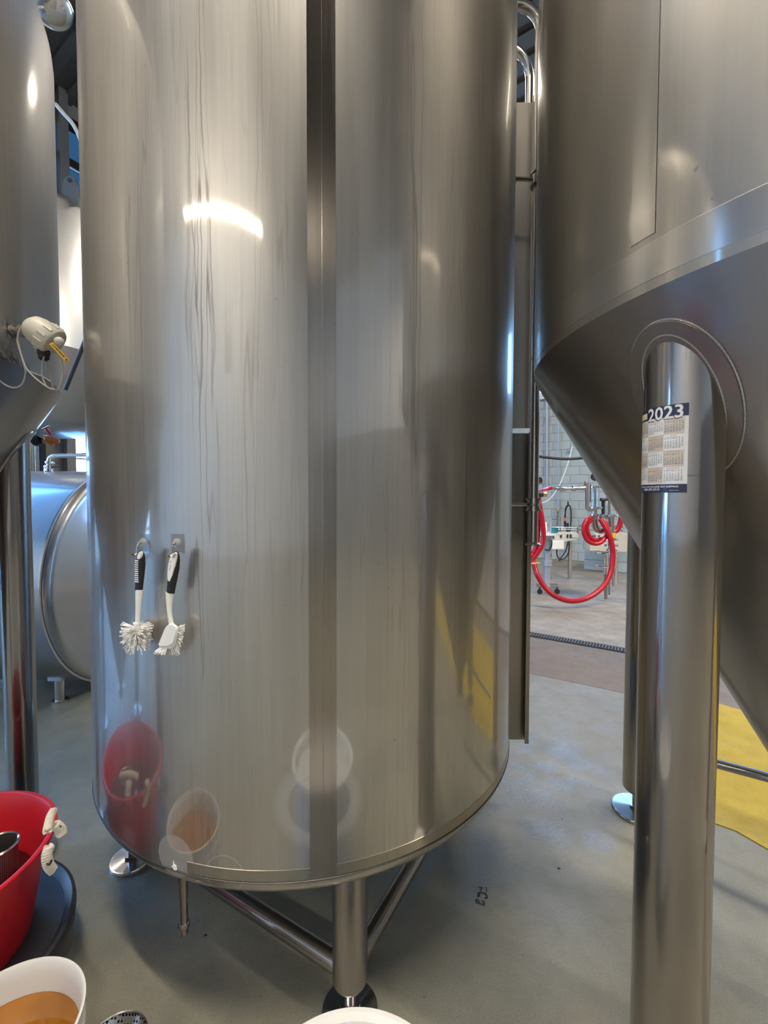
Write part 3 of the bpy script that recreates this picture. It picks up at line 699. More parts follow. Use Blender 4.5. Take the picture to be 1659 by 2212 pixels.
def wrap(x, y, off):
    """x from 0 (left edge) to 1, y from 0 (bottom) to 1"""
    th = thr - (1 - x) * cwid / LR_; rr = LR_ + off; return LG2 + (camdir * math.cos(th) + ltan * math.sin(th)) * rr + Vector((0, 0, zc_bot + y * ch))


cal = thing('wall_calendar', '2023 year calendar magnet with navy header stuck on a steel tank leg', 'calendar', wrap(.5, 0, .001))


def patch(x0, x1, y0, y1, off, mat, name, nx=10, thick=None, parent=None):
    m = MB(); vs = []
    for j in (0, 1):
        for i in range(nx + 1): vs.append(wrap(x0 + (x1 - x0) * i / nx, (y0, y1)[j], off))
    fs = [(i, i + 1, nx + 2 + i, nx + 1 + i) for i in range(nx)]; m.add(vs, fs)
    if thick:
        k = len(m.v)
        m.add([wrap(x0 + (x1 - x0) * i / nx, (y0, y1)[j], off - thick) for j in (0, 1) for i in range(nx + 1)], [(i, nx + 1 + i, nx + 2 + i, i + 1) for i in range(nx)])
        for i in range(nx): m.f += [(i, k + i, k + i + 1, i + 1), (nx + 1 + i, nx + 2 + i, k + nx + 2 + i, k + nx + 1 + i)]
        m.f += [(0, nx + 1, k + nx + 1, k), (nx, k + nx, k + 2 * nx + 1, 2 * nx + 1)]
    return m.build(name, mat, parent or cal, 30)


patch(0, 1, 0, 1, .0016, 'paper_white', 'sheet', 24, .0012)
patch(0, 1, .862, 1, .0019, 'navy', 'header', 24)
patch(0, 1, 0, .098, .0019, 'navy', 'footer', 24)
patch(.0, .275, .885, .955, .0021, 'paper_gold', 'logo_box', 8)


def lay(m, s, x, y, size, off, sx=1.0, center=False, bold=0.0):
    """text laid on the sheet; x,y in sheet units, size in metres"""
    v, f = text_mesh(s, size)
    if not v: return
    w = max(p[0] for p in v); x0 = x * cwid - (w * sx / 2 if center else 0)
    reps = [(0, 0)] if not bold else [(dx, dy) for dx in (-bold, bold) for dy in (-bold, bold)]
    for q, (dx, dy) in enumerate(reps):
        k = len(m.v); m.v += [wrap((x0 + p[0] * sx + dx) / cwid, y + (p[1] + dy) / ch, off + q * .00002) for p in v]; m.f += [tuple(i + k for i in g) for g in f]


m = MB(); lay(m, '2023', .295, .842, .0395, .00225, .93, bold=.0009); m.build('year_shadow', 'navy', cal, 0)
m = MB(); lay(m, '2023', .305, .847, .0375, .0026, .97, bold=.0006); m.build('year', 'paper_white', cal, 0)
m = MB(); lay(m, 'ULINE', .015, .900, .0125, .0024, .82, bold=.0003); m.build('logo_text', 'paper_white', cal, 0)
m = MB(); lay(m, 'ORDER BY 6 PM FOR SAME DAY SHIPPING!', .09, .060, .0050, .0022, .95, bold=.0001); lay(m, '1-800-295-5510', .20, .026, .0068, .0022, 1.0, bold=.0001); lay(m, 'uline.com', .74, .022, .0030, .0022, 1.4); m.build('footer_text', 'paper_white', cal, 0)
mon = ['JANUARY', 'FEBRUARY', 'MARCH', 'APRIL', 'MAY', 'JUNE', 'JULY', 'AUGUST', 'SEPTEMBER', 'OCTOBER', 'NOVEMBER', 'DECEMBER']
days = [31, 28, 31, 30, 31, 30, 31, 31, 30, 31, 30, 31]; st = [0, 3, 3, 6, 1, 4, 6, 2, 5, 0, 3, 5]
mt, md = MB(), MB(); cx0, cx1, cy0, cy1 = 0.0, .945, .112, .852
GL = {}
for k in range(12):
    c_, r_ = k % 3, k // 3; x0 = cx0 + (cx1 - cx0) * c_ / 3; x1 = cx0 + (cx1 - cx0) * (c_ + 1) / 3; y1 = cy1 - (cy1 - cy0) * r_ / 4; y0 = cy1 - (cy1 - cy0) * (r_ + 1) / 4
    if k % 2 == 0: patch(x0, x1, y0, y1, .0018, 'paper_beige', 'month_panel', 8)
    lay(mt, mon[k], (x0 + x1) / 2, y1 - .026, .0044, .0021, 1, True)
    dxx = (x1 - x0) * .94 / 7; dyy = (y1 - y0 - .035) / 7
    for i, l in enumerate('SMTWTFS'): lay(md, l, x0 + (x1 - x0) * .03 + dxx * (i + .5), y1 - .035 - dyy * .85, .0040, .0021, 1, True)
    for d in range(days[k]):
        q = st[k] + d; i, j = q % 7, q // 7
        lay(md, str(d + 1), x0 + (x1 - x0) * .03 + dxx * (i + .5), y1 - .035 - dyy * (j + 1.85), .0041, .0021, .95, True)
mt.build('month_names', 'paper_orange', cal, 0)
dd_ = md.build('day_numbers', 'text_dark', cal, 0); dd_['kind'] = 'stuff'


# ---------------------------------------------------------------- hooks and brushes on the centre tank
def hookset(px, py, label):
    c = hit(px, py, C1, R1); n = Vector((c.x - C1.x, c.y - C1.y, 0)).normalized(); a = math.atan2(n.y, n.x); w = .0205
    h = thing('adhesive_hook', label, 'hook', c, 'clear adhesive hooks on the tank')
    m = MB(); m.lathe([(R1, c.z - .023), (R1 + .0012, c.z - .0225), (R1 + .0012, c.z + .0225), (R1, c.z + .023)], C1, (0, 0, 1), 8, a - w / R1, a + w / R1)
    m.build('adhesive_pad', 'clear_pad', h)
    t = Vector((-n.y, n.x, 0))
    m = MB(); m.lathe([(.012, 0), (.012, .003), (.010, .006), (.004, .0085), (1e-4, .009)], c + n * .001, n, 28); m.build('hook_boss', 'clear_bump', h)
    m = MB(); b = c + n * .008
    m.tube(curve([b, b + n * .008 + Vector((0, 0, -.002)), b + n * .012 + Vector((0, 0, -.014)), b + n * .013 + Vector((0, 0, -.026)), b + n * .020 + Vector((0, 0, -.031)), b + n * .026 + Vector((0, 0, -.026))], 5), .0018, 8)
    m.ball(b + n * .006, .004, 10, 1.2, 1.2, .8); m.build('hook_wire', 'steel_small', h)
    return c, n, t


h1 = hookset(311, 1172, 'left-hand clear adhesive hook above the round-headed brush')
h2 = hookset(384, 1173, 'right-hand clear adhesive hook above the flat-headed brush')


def loc(px, py, c, n, lift=.034):
    """point on the tangent plane in front of the tank skin through pixel"""
    o = c + n * lift; d = ray(px, py); return EYE + d * ((o - EYE).dot(n) / d.dot(n))


def blade(m, pts, ws, ts, n, seg=14):
    """rounded, tapered grip along pts: ws half widths across, ts half thickness along n"""
    P = [Vector(p) for p in pts]; vs = []
    for i, p in enumerate(P):
        T = (P[min(i + 1, len(P) - 1)] - P[max(i - 1, 0)]).normalized(); s_ = T.cross(n).normalized(); nn = s_.cross(T).normalized()
        vs += [p + s_ * (math.cos(2 * PI * j / seg) * ws[i]) + nn * (math.sin(2 * PI * j / seg) * ts[i]) for j in range(seg)]
    fs = [(i * seg + j, i * seg + (j + 1) % seg, (i + 1) * seg + (j + 1) % seg, (i + 1) * seg + j) for i in range(len(P) - 1) for j in range(seg)]
    fs += [tuple(range(seg - 1, -1, -1)), tuple(range((len(P) - 1) * seg, len(P) * seg))]; return m.add(vs, fs)


def outline(m, pts, n, th):
    k = len(pts); m.add([p + n * th for p in pts] + [p - n * th for p in pts], [tuple(range(k)), tuple(range(2 * k - 1, k - 1, -1))] + [(i, i + k, (i + 1) % k + k, (i + 1) % k) for i in range(k)])
    return m


MPX = 1.19e-3    # metres per photo pixel at the brushes
c, n, t_ = h1
L1 = lambda x, y, lift=.034: loc(x, y, c, n, lift)
b1 = thing('dish_brush', 'white round-headed dish brush with black ridged grip on the left hook', 'brush', L1(297, 1405))
m = MB(); blade(m, [L1(304.5, y) + Vector((0, 0, 0)) if y < 1200 else L1(304.5 - (y - 1200) * .06, y) for y in (1189.5, 1192, 1197, 1205, 1220, 1240, 1258, 1268, 1274)],
                [.0035, .0075, .0105, .0125, .0137, .0128, .0115, .011, .0108], [.003, .005, .007, .0085, .0095, .009, .008, .0075, .0075], n, 20)
g1 = m.build('grip', 'black_rubber', b1, 60)
m = MB(); pts = []
for i in range(24):
    a = 2 * PI * i / 24; x, y = math.cos(a) * 4.6, math.sin(a) * 8.4; pts.append(L1(302.5 + x * .9 + y * -.32, 1199.5 + y, .0425))
outline(m, pts, n, .0022); m.build('hang_loop', 'white_plastic', g1)
for k in range(11):
    y = 1211 + k * 4.55; m = MB(); m.box(L1(297.0 - k * .06, y, .0405), (.0115, .0028, .0065), (t_ if t_.dot(RIGHT) > 0 else -t_, Vector((0, 0, 1)), n), .0008); m.build('grip_ridge', 'white_plastic', g1)
m = MB(); blade(m, [L1(x, y) for x, y in ((301, 1273), (300.5, 1285), (299.5, 1305), (298.3, 1325), (297.5, 1340), (297, 1346))], [.0108, .0104, .0082, .0064, .0058, .0058], [.0075, .0075, .0068, .006, .0058, .0058], n, 18)
m.lathe([(.0085, 0), (.0092, .002), (.0085, .004), (.0072, .006), (.0072, .016), (.006, .020)], L1(296, 1344), Vector((-.06, 0, -1)), 20, cap=True); m.build('handle', 'white_plastic', b1, 50)
m = MB(); hc_ = L1(295.5, 1368, .034)
Rx = (t_ if t_.dot(RIGHT) > 0 else -t_); Zv = Vector((0, 0, 1))
for k in range(420):
    a = random.uniform(0, 2 * PI); el = random.uniform(-1.05, .45); d = Rx * math.cos(a) * math.cos(el) + n * math.sin(a) * math.cos(el) * .85 + Zv * math.sin(el)
    o = hc_ + Zv * random.uniform(-.010, .016); ln = random.uniform(.034, .043) if el > -.6 else random.uniform(.036, .050)
    tip = o + d * ln
    if (tip - c).dot(n) < .004: tip = tip - n * ((tip - c).dot(n) - .004)
    m.tube([o + d * .004, tip], [.0009, .0011], 4)
q = m.build('bristles', 'bristle', b1, 0); q['kind'] = 'stuff'
m = MB(); m.lathe([(.006, -.02), (.009, -.012), (.009, .012), (.006, .02)], hc_, Zv, 16, cap=True); m.build('brush_core', 'white_plastic', b1)

c, n, t_ = h2; Rx = (t_ if t_.dot(RIGHT) > 0 else -t_)
L2 = lambda x, y, lift=.036: loc(x, y, c, n, lift)
b2 = thing('dish_brush', 'white flat-headed dish brush with black grip and white inlay on the right hook', 'brush', L2(368, 1415))
cl_ = [(381, 1191), (380.5, 1194), (379.5, 1200), (378.5, 1210), (376.5, 1228), (373, 1250), (370, 1268), (368.5, 1280)]
m = MB(); blade(m, [L2(*p) for p in cl_], [.0035, .0072, .0100, .0120, .0126, .0117, .0108, .0104], [.003, .005, .007, .0085, .0095, .009, .008, .0075], n, 20); g2 = m.build('grip', 'black_rubber', b2, 60)
m = MB(); inl = [(379.5, 1193), (382, 1196), (381.5, 1206), (378, 1222), (372.5, 1243), (367, 1256), (363.7, 1253), (363, 1240), (364.5, 1222), (368, 1206), (373, 1196)]
outline(m, [L2(x, y, .0446) for x, y in inl], n, .0022); m.build('grip_inlay', 'white_plastic', g2, 0)
m = MB()
for i in range(1): outline(m, [L2(376.3 + 3.2 * math.cos(a) - 2.2 * math.sin(a), 1200.5 + 5.2 * math.sin(a), .0472) for a in [2 * PI * i / 20 for i in range(20)]], n, .0008)
m.build('hang_hole', plain('hole_grey', (.33, .33, .34), .5), g2, 0)
m = MB()                                             # lettering down the inlay: big C and small letters
v, f = text_mesh('C', .0075); ex = (L2(366.5, 1236, .05) - L2(370, 1214, .05)).normalized(); ey = n.cross(ex)
if ey.dot(Rx) < 0: ey = -ey
o = L2(367.3, 1211, .0472); m.add([o + ex * p[0] + ey * p[1] for p in v], f)
v, f = text_mesh('uisinart', .0052); o = L2(367.2, 1219.5, .0472); m.add([o + ex * p[0] + ey * p[1] for p in v], f); m.build('lettering', 'ink', g2, 0)
m = MB(); nk = [(366.5, 1279), (366, 1290), (365.5, 1305), (366.2, 1322), (368, 1336), (370, 1347), (371, 1353)]
blade(m, [L2(*p) for p in nk], [.0104, .0092, .0068, .0058, .0056, .0066, .0090], [.0075, .0072, .0062, .0054, .005, .0048, .004], n, 18); m.build('handle', 'white_plastic', b2, 50)
m = MB(); pad = [(361, 1352), (368, 1347), (375, 1347.5), (383, 1354), (384, 1360), (377, 1384), (373, 1391), (366, 1395), (349, 1396), (343.5, 1394), (344, 1390), (357, 1358)]
outline(m, [L2(x, y, .040) for x, y in pad], n, .0035); hd = m.build('brush_head', 'white_plastic', b2, 0)
mod = hd.modifiers.new('round', 'BEVEL'); mod.width = .0022; mod.segments = 2
m = MB(); low = [(345, 1391.5), (349, 1397.5), (366, 1397), (375, 1390), (379, 1384), (383, 1362), (385, 1366), (379, 1392), (371, 1400), (352, 1400)]
outline(m, [L2(x, y, .033) for x, y in low[:6] + low[6:]], n, .004); m.build('bristle_base', 'white_plastic', b2, 0)
m = MB()
for k in range(150):                                  # bristles to the right, behind the head
    f_ = random.random(); o = L2(383 - f_ * 9, 1356 + f_ * 38, .030); tip = L2(395 + random.uniform(-4, 6) - f_ * 12, 1350 + f_ * 62 + random.uniform(-6, 8), random.uniform(.008, .036)); m.tube([o, tip], [.0008, .0009], 4)
for k in range(60):
    f_ = random.random(); o = L2(374 - f_ * 8, 1390 + f_ * 5, .031); tip = L2(384 - f_ * 16 + random.uniform(-5, 5), 1410 + random.uniform(-6, 6), random.uniform(.012, .034)); m.tube([o, tip], [.0008, .0009], 4)
for k in range(110):                                  # front edge bristles
    f_ = random.random(); o = L2(346 + f_ * 16, 1397, random.uniform(.032, .042)); tip = L2(332.5 + f_ * 23 + random.uniform(-2, 2), 1411 + random.uniform(-5, 3) + f_ * 2, random.uniform(.03, .048)); m.tube([o, tip], [.0008, .0009], 4)
q = m.build('bristles', 'bristle', b2, 0); q['kind'] = 'stuff'

# ---------------------------------------------------------------- buckets and strainers at lower left
BC = Vector((-1.247, 1.123, 0)); BR = .288; BZ = .454; BB = .205
dol = thing('bucket_dolly', 'black round plastic dolly under the red bucket', 'dolly', BC)
m = MB(); m.lathe([(1e-4, .170), (.27, .170), (.300, .174), (.314, .192), (.320, .196), (.329, .192), (.331, .178), (.322, .09), (.314, .078), (1e-4, .078)], BC, (0, 0, 1), 72); m.build('tray', 'dark_plastic', dol)
for k in range(5):
    a = 2 * PI * k / 5 + .3; p = BC + Vector((math.cos(a) * .25, math.sin(a) * .25, 0)); m = MB(); m.lathe([(.034, -.011), (.036, 0), (.034, .011)], p + Vector((0, 0, .036)), (math.cos(a + 1), math.sin(a + 1), 0), 20, cap=True); m.lathe([(.012, .04), (.02, .079)], p, (0, 0, 1), 12); m.build('caster', 'black_rubber', dol)
m = MB(); p = flr(137, 1931, .172); m.lathe([(1e-4, .1725), (.007, .1722), (.009, .1702)], Vector((p.x, p.y, 0)), (0, 0, 1), 12); m.build('rivet', 'steel_bright', dol)
rbk = thing('bucket', 'red plastic tub with white rope handles standing on the black dolly', 'bucket', BC + Vector((0, 0, .2)))
m = MB(); m.lathe([(1e-4, .1715), (.213, .1715), (.223, .180), (.262, BZ - .05), (.268, BZ - .035), (.279, BZ - .030), (.285, BZ - .012), (.288, BZ - .006), (.287, BZ + .001), (.282, BZ + .003), (.274, BZ + .001), (.270, BZ - .006), (.252, BZ - .06), (.220, .200), (1e-4, .196)], BC, (0, 0, 1), 96); m.build('tub', 'red_plastic', rbk)
m = MB(); m.lathe([(1e-4, .300), (.2325, .300)], BC, (0, 0, 1), 64); m.build('wash_liquid', 'wash', rbk)
# rope handle threaded through the rim
def rope(m, pts, r=.0085):
    P = curve(pts, 16)
    for s_ in range(3):
        q = []
        for i, p in enumerate(P):
            T = (P[min(i + 1, len(P) - 1)] - P[max(i - 1, 0)]).normalized(); e = (Vector((1, .2, 0)) - T * T.dot(Vector((1, .2, 0)))).normalized(); b = T.cross(e); an = i * .52 + 2 * PI * s_ / 3
            q.append(p + (e * math.cos(an) + b * math.sin(an)) * r * .64)
        m.tube(q, r * .42, 8)
    return m
def dep(px, py, Y): return at(px, py, Y)
m = rope(MB(), [dep(115, 1752, 1.19), dep(109, 1764, 1.15), dep(105, 1780, 1.12), dep(102, 1796, 1.10)], .0105); m.build('rope_handle', 'rope', rbk)
m = rope(MB(), [dep(106, 1828, 1.06), dep(101, 1848, 1.055), dep(104, 1866, 1.06), dep(113, 1880, 1.075)], .0115); m.build('rope_tail', 'rope', rbk)
m = rope(MB(), [dep(120, 1782, 1.14), dep(126, 1787, 1.145), dep(131, 1793, 1.15), dep(133, 1802, 1.15)], .0125); m.build('rope_end', 'rope', rbk)
m = MB(); a = dep(127, 1786, 1.14); m.tube(curve([dep(123, 1787, 1.15), dep(129, 1784, 1.14), dep(132, 1786, 1.14)]), .0022, 6); m.tube(curve([dep(98, 1862, 1.05), dep(106, 1868, 1.048), dep(112, 1858, 1.05)]), .0022, 6); m.build('cord_tie', 'black_rubber', rbk)
# mesh basket standing in the red tub
sb = at(-6, 1850, 1.17); sc = Vector((sb.x, sb.y, 0))
bk = thing('filter_basket', 'dark perforated metal filter basket inside the red tub', 'basket', sc + Vector((0, 0, .23)))
m = MB(); m.lathe([(1e-4, .232), (.040, .232), (.043, .236), (.046, .462), (.044, .462), (.041, .24), (1e-4, .238)], sc, (0, 0, 1), 40)
t = NT('perforated'); o = t.obj(); x, y, z = t.sep(o); s_ = t.math('MULTIPLY', t.math('ARCTAN2', y, x), .045)
vo = t.n('TexVoronoi'); t.set(vo.inputs['Vector'], t.comb(s_, z)); vo.inputs['Scale'].default_value = 220; vo.inputs['Randomness'].default_value = 0
M['perf'] = t.done(t.pr(t.mix(t.ramp(vo.outputs[0], .25, .4), (.03, .02, .02), (.30, .26, .25)), .35, .8)); m.build('body', 'perf', bk)
m = MB(); m.lathe([(.044, .455), (.049, .458), (.051, .464), (.048, .469), (.044, .466)], sc, (0, 0, 1), 40); m.build('rim', 'steel_small', bk)

# white pail of amber liquid
PC = Vector((-.784, .820, 0)); PR = .153; PZ = .36
pl = thing('bucket', 'white pail half full of amber liquid at the lower left corner', 'bucket', PC)
m = MB(); m.lathe([(1e-4, .001), (.125, .001), (.130, .006), (.146, PZ - .06), (.152, PZ - .055), (.152, PZ - .045), (.148, PZ - .04), (.151, PZ - .008), (.1535, PZ - .003), (.153, PZ + .001), (.149, PZ + .002), (.146, PZ - .003), (.143, PZ - .03), (.1265, .012), (1e-4, .010)], PC, (0, 0, 1), 96); m.build('pail', 'pail_white', pl)
m = MB(); m.lathe([(1e-4, .288), (.1395, .288), (.1405, .2895)], PC, (0, 0, 1), 64); m.build('amber_liquid', 'beer', pl)

# steel strainer basket on the floor
qc = at(283, 2196, 1.075); KC = Vector((-.690, 1.036, 0))
kt_ = thing('strainer', 'small perforated steel strainer bowl at the bottom edge by the white pail', 'strainer', KC)
m = MB(); m.lathe([(1e-4, .002), (.045, .004), (.062, .014), (.076, .036), (.079, .043), (.077, .043), (.060, .017), (.044, .007), (1e-4, .005)], KC, (0, 0, 1), 64)
t = NT('perforated_bowl'); o = t.obj(); vo = t.n('TexVoronoi'); t.set(vo.inputs['Vector'], o); vo.inputs['Scale'].default_value = 120; vo.inputs['Randomness'].default_value = 0
M['perf2'] = t.done(t.pr(t.mix(t.ramp(vo.outputs[0], .30, .42), (.015, .013, .012), (.55, .53, .50)), .25, .9)); m.build('bowl', 'perf2', kt_)
m = MB(); m.lathe([(.0775, .043), (.081, .0425), (.0825, .045), (.081, .048), (.078, .047)], KC, (0, 0, 1), 64); m.build('rim', 'steel_bright', kt_)

# white bucket at the bottom centre
WC = Vector((-.047, .562, 0)); WR = .205; WZ = .50
wp = thing('bucket', 'white bucket with a wide rolled rim at the bottom centre', 'bucket', WC)
m = MB(); m.lathe([(1e-4, .001), (.165, .001), (.170, .006), (.193, WZ - .05), (.203, WZ - .045), (.205, WZ - .018), (.205, WZ - .006), (.200, WZ), (.192, WZ + .001), (.183, WZ - .006), (.180, WZ - .020), (.166, .012), (1e-4, .010)], WC, (0, 0, 1), 96); m.build('pail', 'pail_white', wp)
m = MB(); m.lathe([(1e-4, WZ - .05), (.1775, WZ - .05)], WC, (0, 0, 1), 64); m.build('milky_liquid', plain('milky', (.55, .55, .54), .2), wp)

# worn black stencil mark on the floor
mk = MB()
def blot(pts, w):
    P = [flr(980 + a / 13.825, 1880 + b / 13.825) for a, b in pts]
    for i in range(len(P) - 1):
        a, b = P[i], P[i + 1]; d = (b - a); L = d.length; d.normalize(); s_ = Vector((-d.y, d.x, 0)); ww = w * random.uniform(.75, 1.2)
        mk.add([a - d * w * .3 + s_ * ww + Vector((0, 0, .0012)), b + d * w * .3 + s_ * ww * .8 + Vector((0, 0, .0012)), b + d * w * .2 - s_ * ww + Vector((0, 0, .0012)), a - d * w * .2 - s_ * ww * .9 + Vector((0, 0, .0012))], [(0, 3, 2, 1)])
blot([(735, 505), (800, 520), (850, 530), (810, 580), (800, 640)], .0026); blot([(960, 505), (980, 560), (985, 650)], .0016)
blot([(720, 700), (780, 670), (860, 680), (940, 700), (980, 750), (1000, 820), (930, 850)], .0030); blot([(790, 690), (740, 740), (720, 770), (780, 770)], .0034); blot([(715, 790), (705, 830)], .0014)
blot([(660, 890), (730, 890), (760, 930), (730, 980), (680, 970), (660, 900)], .0026); blot([(740, 985), (830, 1015), (890, 1050), (920, 1040)], .0026); blot([(840, 920), (900, 950), (925, 1000), (890, 1010)], .0026)
tag(mk.build('floor_mark', 'ink', None, 0, loc=flr(1040, 1935)), 'worn black stencilled letter mark on the grey floor', 'marking')
for (px, py, r) in ((1207, 1876, .006), (443, 2022, .008), (1214, 1770, .004)):
    m = MB(); p = flr(px, py); m.add([p + Vector((math.cos(a) * r * random.uniform(.5, 1.3), math.sin(a) * r * random.uniform(.4, .9), .0012 + random.random() * .002)) for a in [2 * PI * i / 7 for i in range(7)]] + [p + Vector((0, 0, .004))], [(i, (i + 1) % 7, 7) for i in range(7)])
    tag(m.build('debris', 'ink', None, 0, loc=p), {1207: 'dark crumb on the floor right of the stencil mark', 443: 'dark sliver on the floor near the drain stub', 1214: 'small dark speck on the wet floor below the channel'}[px], 'debris')

# ---------------------------------------------------------------- left background
# horizontal tank
HX, HY, HZ, HR = -2.10, 3.38, .85, .80
ht = thing('horizontal_tank', 'horizontal stainless tank lit blue behind the left tank leg', 'tank', (HX, HY, 0))
M['steel_horiz'] = steel('steel_horiz', (.46, .46, .46), .14, .42, .4, lines=.2, cyl=False)
m = MB(); m.lathe([(HR, 0), (HR, 2.6)], (HX, HY, HZ), (-1, 0, 0), 120); m.lathe([(HR + .003, 1.0), (HR + .003, 1.03)], (HX, HY, HZ), (-1, 0, 0), 120); m.build('shell', 'steel_horiz', ht)
m = MB(); m.lathe([(HR, 0)] + [(HR - .06 + .06 * math.cos(a), .06 * math.sin(a)) for a in [PI / 2 * i / 6 for i in range(1, 6)]] + [((HR - .06) * (1 - i / 10) + 1e-4, .06 + .13 * (1 - (1 - i / 10) ** 2)) for i in range(11)], (HX, HY, HZ), (1, 0, 0), 120); m.build('end_dish', 'steel_horiz', ht)
m = MB(); m.lathe([(HR + .001, -.004), (HR + .014, -.002), (HR + .014, .008), (HR + .001, .010)], (HX, HY, HZ), (1, 0, 0), 120); m.build('end_rim', 'steel_small', ht)
for xx, yy in ((-2.30, 2.98), (-2.30, 3.80), (-4.3, 2.98), (-4.3, 3.80)):
    m = MB(); m.box((xx, yy, .22), (.10, .10, .12), None, .006); lg = m.build('leg', 'pale_steel', ht); m = MB(); m.cyl((xx, yy, .0), (xx, yy, .17), .032, 20); m.cyl((xx, yy, 0), (xx, yy, .012), .05, 20); m.build('foot', 'steel_small', lg)
m = MB(); a, b = at(150, 1048, 3.1), at(182, 1030, 3.1)
Yp = 3.3
m = MB(); m.tube(curve(path([(106, 1012), (105, 1000), (107, 990), (114, 985.5), (125, 984.5), (150, 983.5), (200, 982)], Yp), 5), .014, 14); tp = m.build('top_pipe', 'steel_bright', ht)
m = MB()
for (px, py, r_) in ((106, 999, .024), (106, 1008, .030)): p = at(px, py, Yp); m.lathe([(r_, -.009), (r_, .009)], p, (0, 0, 1), 20, cap=True)
for (px, py) in ((98, 1008), (115, 1000), (101, 999)): m.ball(at(px, py, Yp - .02), .012, 10)
m.cyl(at(106, 1012, Yp), at(106, 1018, Yp), .032, 20); m.build('pipe_clamp', 'steel_bright', tp)
m = MB(); m.box(at(122, 1009, Yp), (.05, .02, .012)); m.build('clamp_wing', 'black_rubber', tp)

# tall tank behind
M['dark_band'] = plain('dark_band', (.12, .11, .11), .45, .6); YB = 5.35; BT = Vector((at(62, 900, YB).x, YB, 0)); BTR = 1.06
bt = thing('background_tank', 'tall pale stainless tank seen in the gap beside the left tank', 'tank', BT)
zr_ = at(141, 812, YB - .45).z; zt_ = at(150, 440, YB - .5).z
m = MB(); m.lathe([(BTR, zr_), (BTR, zt_)] + [(BTR * math.cos(a), zt_ + .30 * math.sin(a)) for a in [PI / 2 * i / 10 for i in range(1, 10)]] + [(.05, zt_ + .3)], BT, (0, 0, 1), 120); m.build('shell', steel('steel_back', (.60, .60, .59), .2, .45, .3, R=1.0, lines=.3), bt)
m = MB(); m.lathe([(BTR + .003, zr_ - .02), (BTR + .003, zr_ + .30)], BT, (0, 0, 1), 120); m.build('seam_band', 'dark_band', bt)
m = MB(); m.lathe([(.06, zr_ - .62), (.55, zr_ - .58), (.75, zr_ - .46), (BTR, zr_)], BT, (0, 0, 1), 120); m.build('cone', 'steel_horiz', bt)
lp = at(152, 394, YB - .5)
m = MB(); pts = [lp + Vector((x, 0, z)) for x, z in ((-.10, -.26), (.10, -.26), (.075, -.02), (.055, .045), (0, .07), (-.055, .045), (-.075, -.02))]; hole = [lp + Vector((math.cos(a) * .022, 0, .018 + math.sin(a) * .022)) for a in [2 * PI * i / 12 for i in range(12)]]
outline(m, pts, Vector((0, 1, 0)), .01); lug = m.build('lifting_lug', 'steel_flat', bt, 0)
m = MB(); m.lathe([(.024, -.012), (.024, .012)], lp + Vector((0, -.004, .018)), (0, 1, 0), 16, cap=True); m.build('lug_hole', 'dark_steel', lug)
for z, a in ((zr_ - .05, 0), (1.3, 0)):
    pass
for an in (.6, 2.2, 3.8, 5.4):
    p = BT + Vector((math.cos(an) * .8, math.sin(an) * .8, 0)); m = MB(); m.cyl(p, p + Vector((0, 0, zr_ - .3)), .05, 20); m.build('leg', 'steel_leg', bt)
m = MB(); m.tube(path([(141, 842, 3.6), (180, 745, 3.6), (196, 705, 3.6)]), .016, 10); tag(m.build('black_hose', 'black_rubber', None, 40, loc=at(141, 842, 3.6)), 'straight black hose slanting across the gap beside the left tank', 'hose')
m = MB(); m.tube(curve(path([(120, 225, 4.2), (138, 246, 4.2), (155, 265, 4.2), (168, 288, 4.2), (180, 320, 4.2)])), .018, 10); tag(m.build('thin_pipe', 'cable_grey', None, 40, loc=at(138, 246, 4.2)), 'thin bright curved pipe high in the gap between the left and middle tanks', 'pipe')
m = MB(); m.tube(curve(path([(60, -120, 2.9), (78, -60, 2.9), (96, -20, 2.9), (112, 14, 2.9), (122, 34, 2.9)]), 8), [.125] * 26 + [.122, .118, .112, .104, .092, .075, .05], 32); tag(m.build('vent_elbow', 'steel_bright', None, 40, loc=at(108, 12, 2.9)), 'fat shiny vent pipe elbow above the left tank dome', 'pipe')
# butterfly valve with orange handle
vv = thing('butterfly_valve', 'butterfly valve with orange squeeze handle beyond the left tank leg', 'valve', at(86, 950, 2.25)); Yv = 2.25
m = MB(); m.tube(path([(60, 935), (78, 946), (96, 950)], Yv), .022, 14); m.lathe([(.034, -.02), (.034, .02)], at(82, 948, Yv), (1, 0, .3), 20, cap=True); m.build('valve_body', 'black_rubber', vv)
m = MB(); m.tube(path([(84, 941), (98, 944), (101, 949)], Yv - .02), .012, 10); m.build('handle_bracket', 'steel_small', vv)
for pts_, w_ in (([(99, 946), (106, 947), (118, 951), (125, 953.5), (128, 954.5)], .015), ([(95, 953), (102, 955), (112, 960), (116, 961)], .0105)):
    m = MB(); P = path(pts_, Yv - .03); blade(m, P, [w_ * k for k in ((.8, 1, 1.05, .95, .5) if len(P) == 5 else (.8, 1, 1, .5))], [.008] * len(P), Vector((0, -1, 0)), 14); m.build('grip', 'orange', vv, 60)
sv = thing('sample_valve', 'small sample valve with red grip on the left tank cone edge', 'valve', at(100, 925, 2.2))
m = MB(); m.tube(path([(92, 928), (100, 924), (107, 921)], 2.2), .006, 10); m.build('stem', 'brass', sv)
m = MB(); m.tube(path([(100, 926), (103, 931), (110, 940)], 2.19), [.006, .009, .004], 10); m.build('grip', 'red_grip', sv)

# ---------------------------------------------------------------- right background: packaging corner
wd = lambda px: (VHI - .05) / (ray(px, 1074).x * VA.x + ray(px, 1074).y * VA.y)      # depth of the back wall along a pixel column
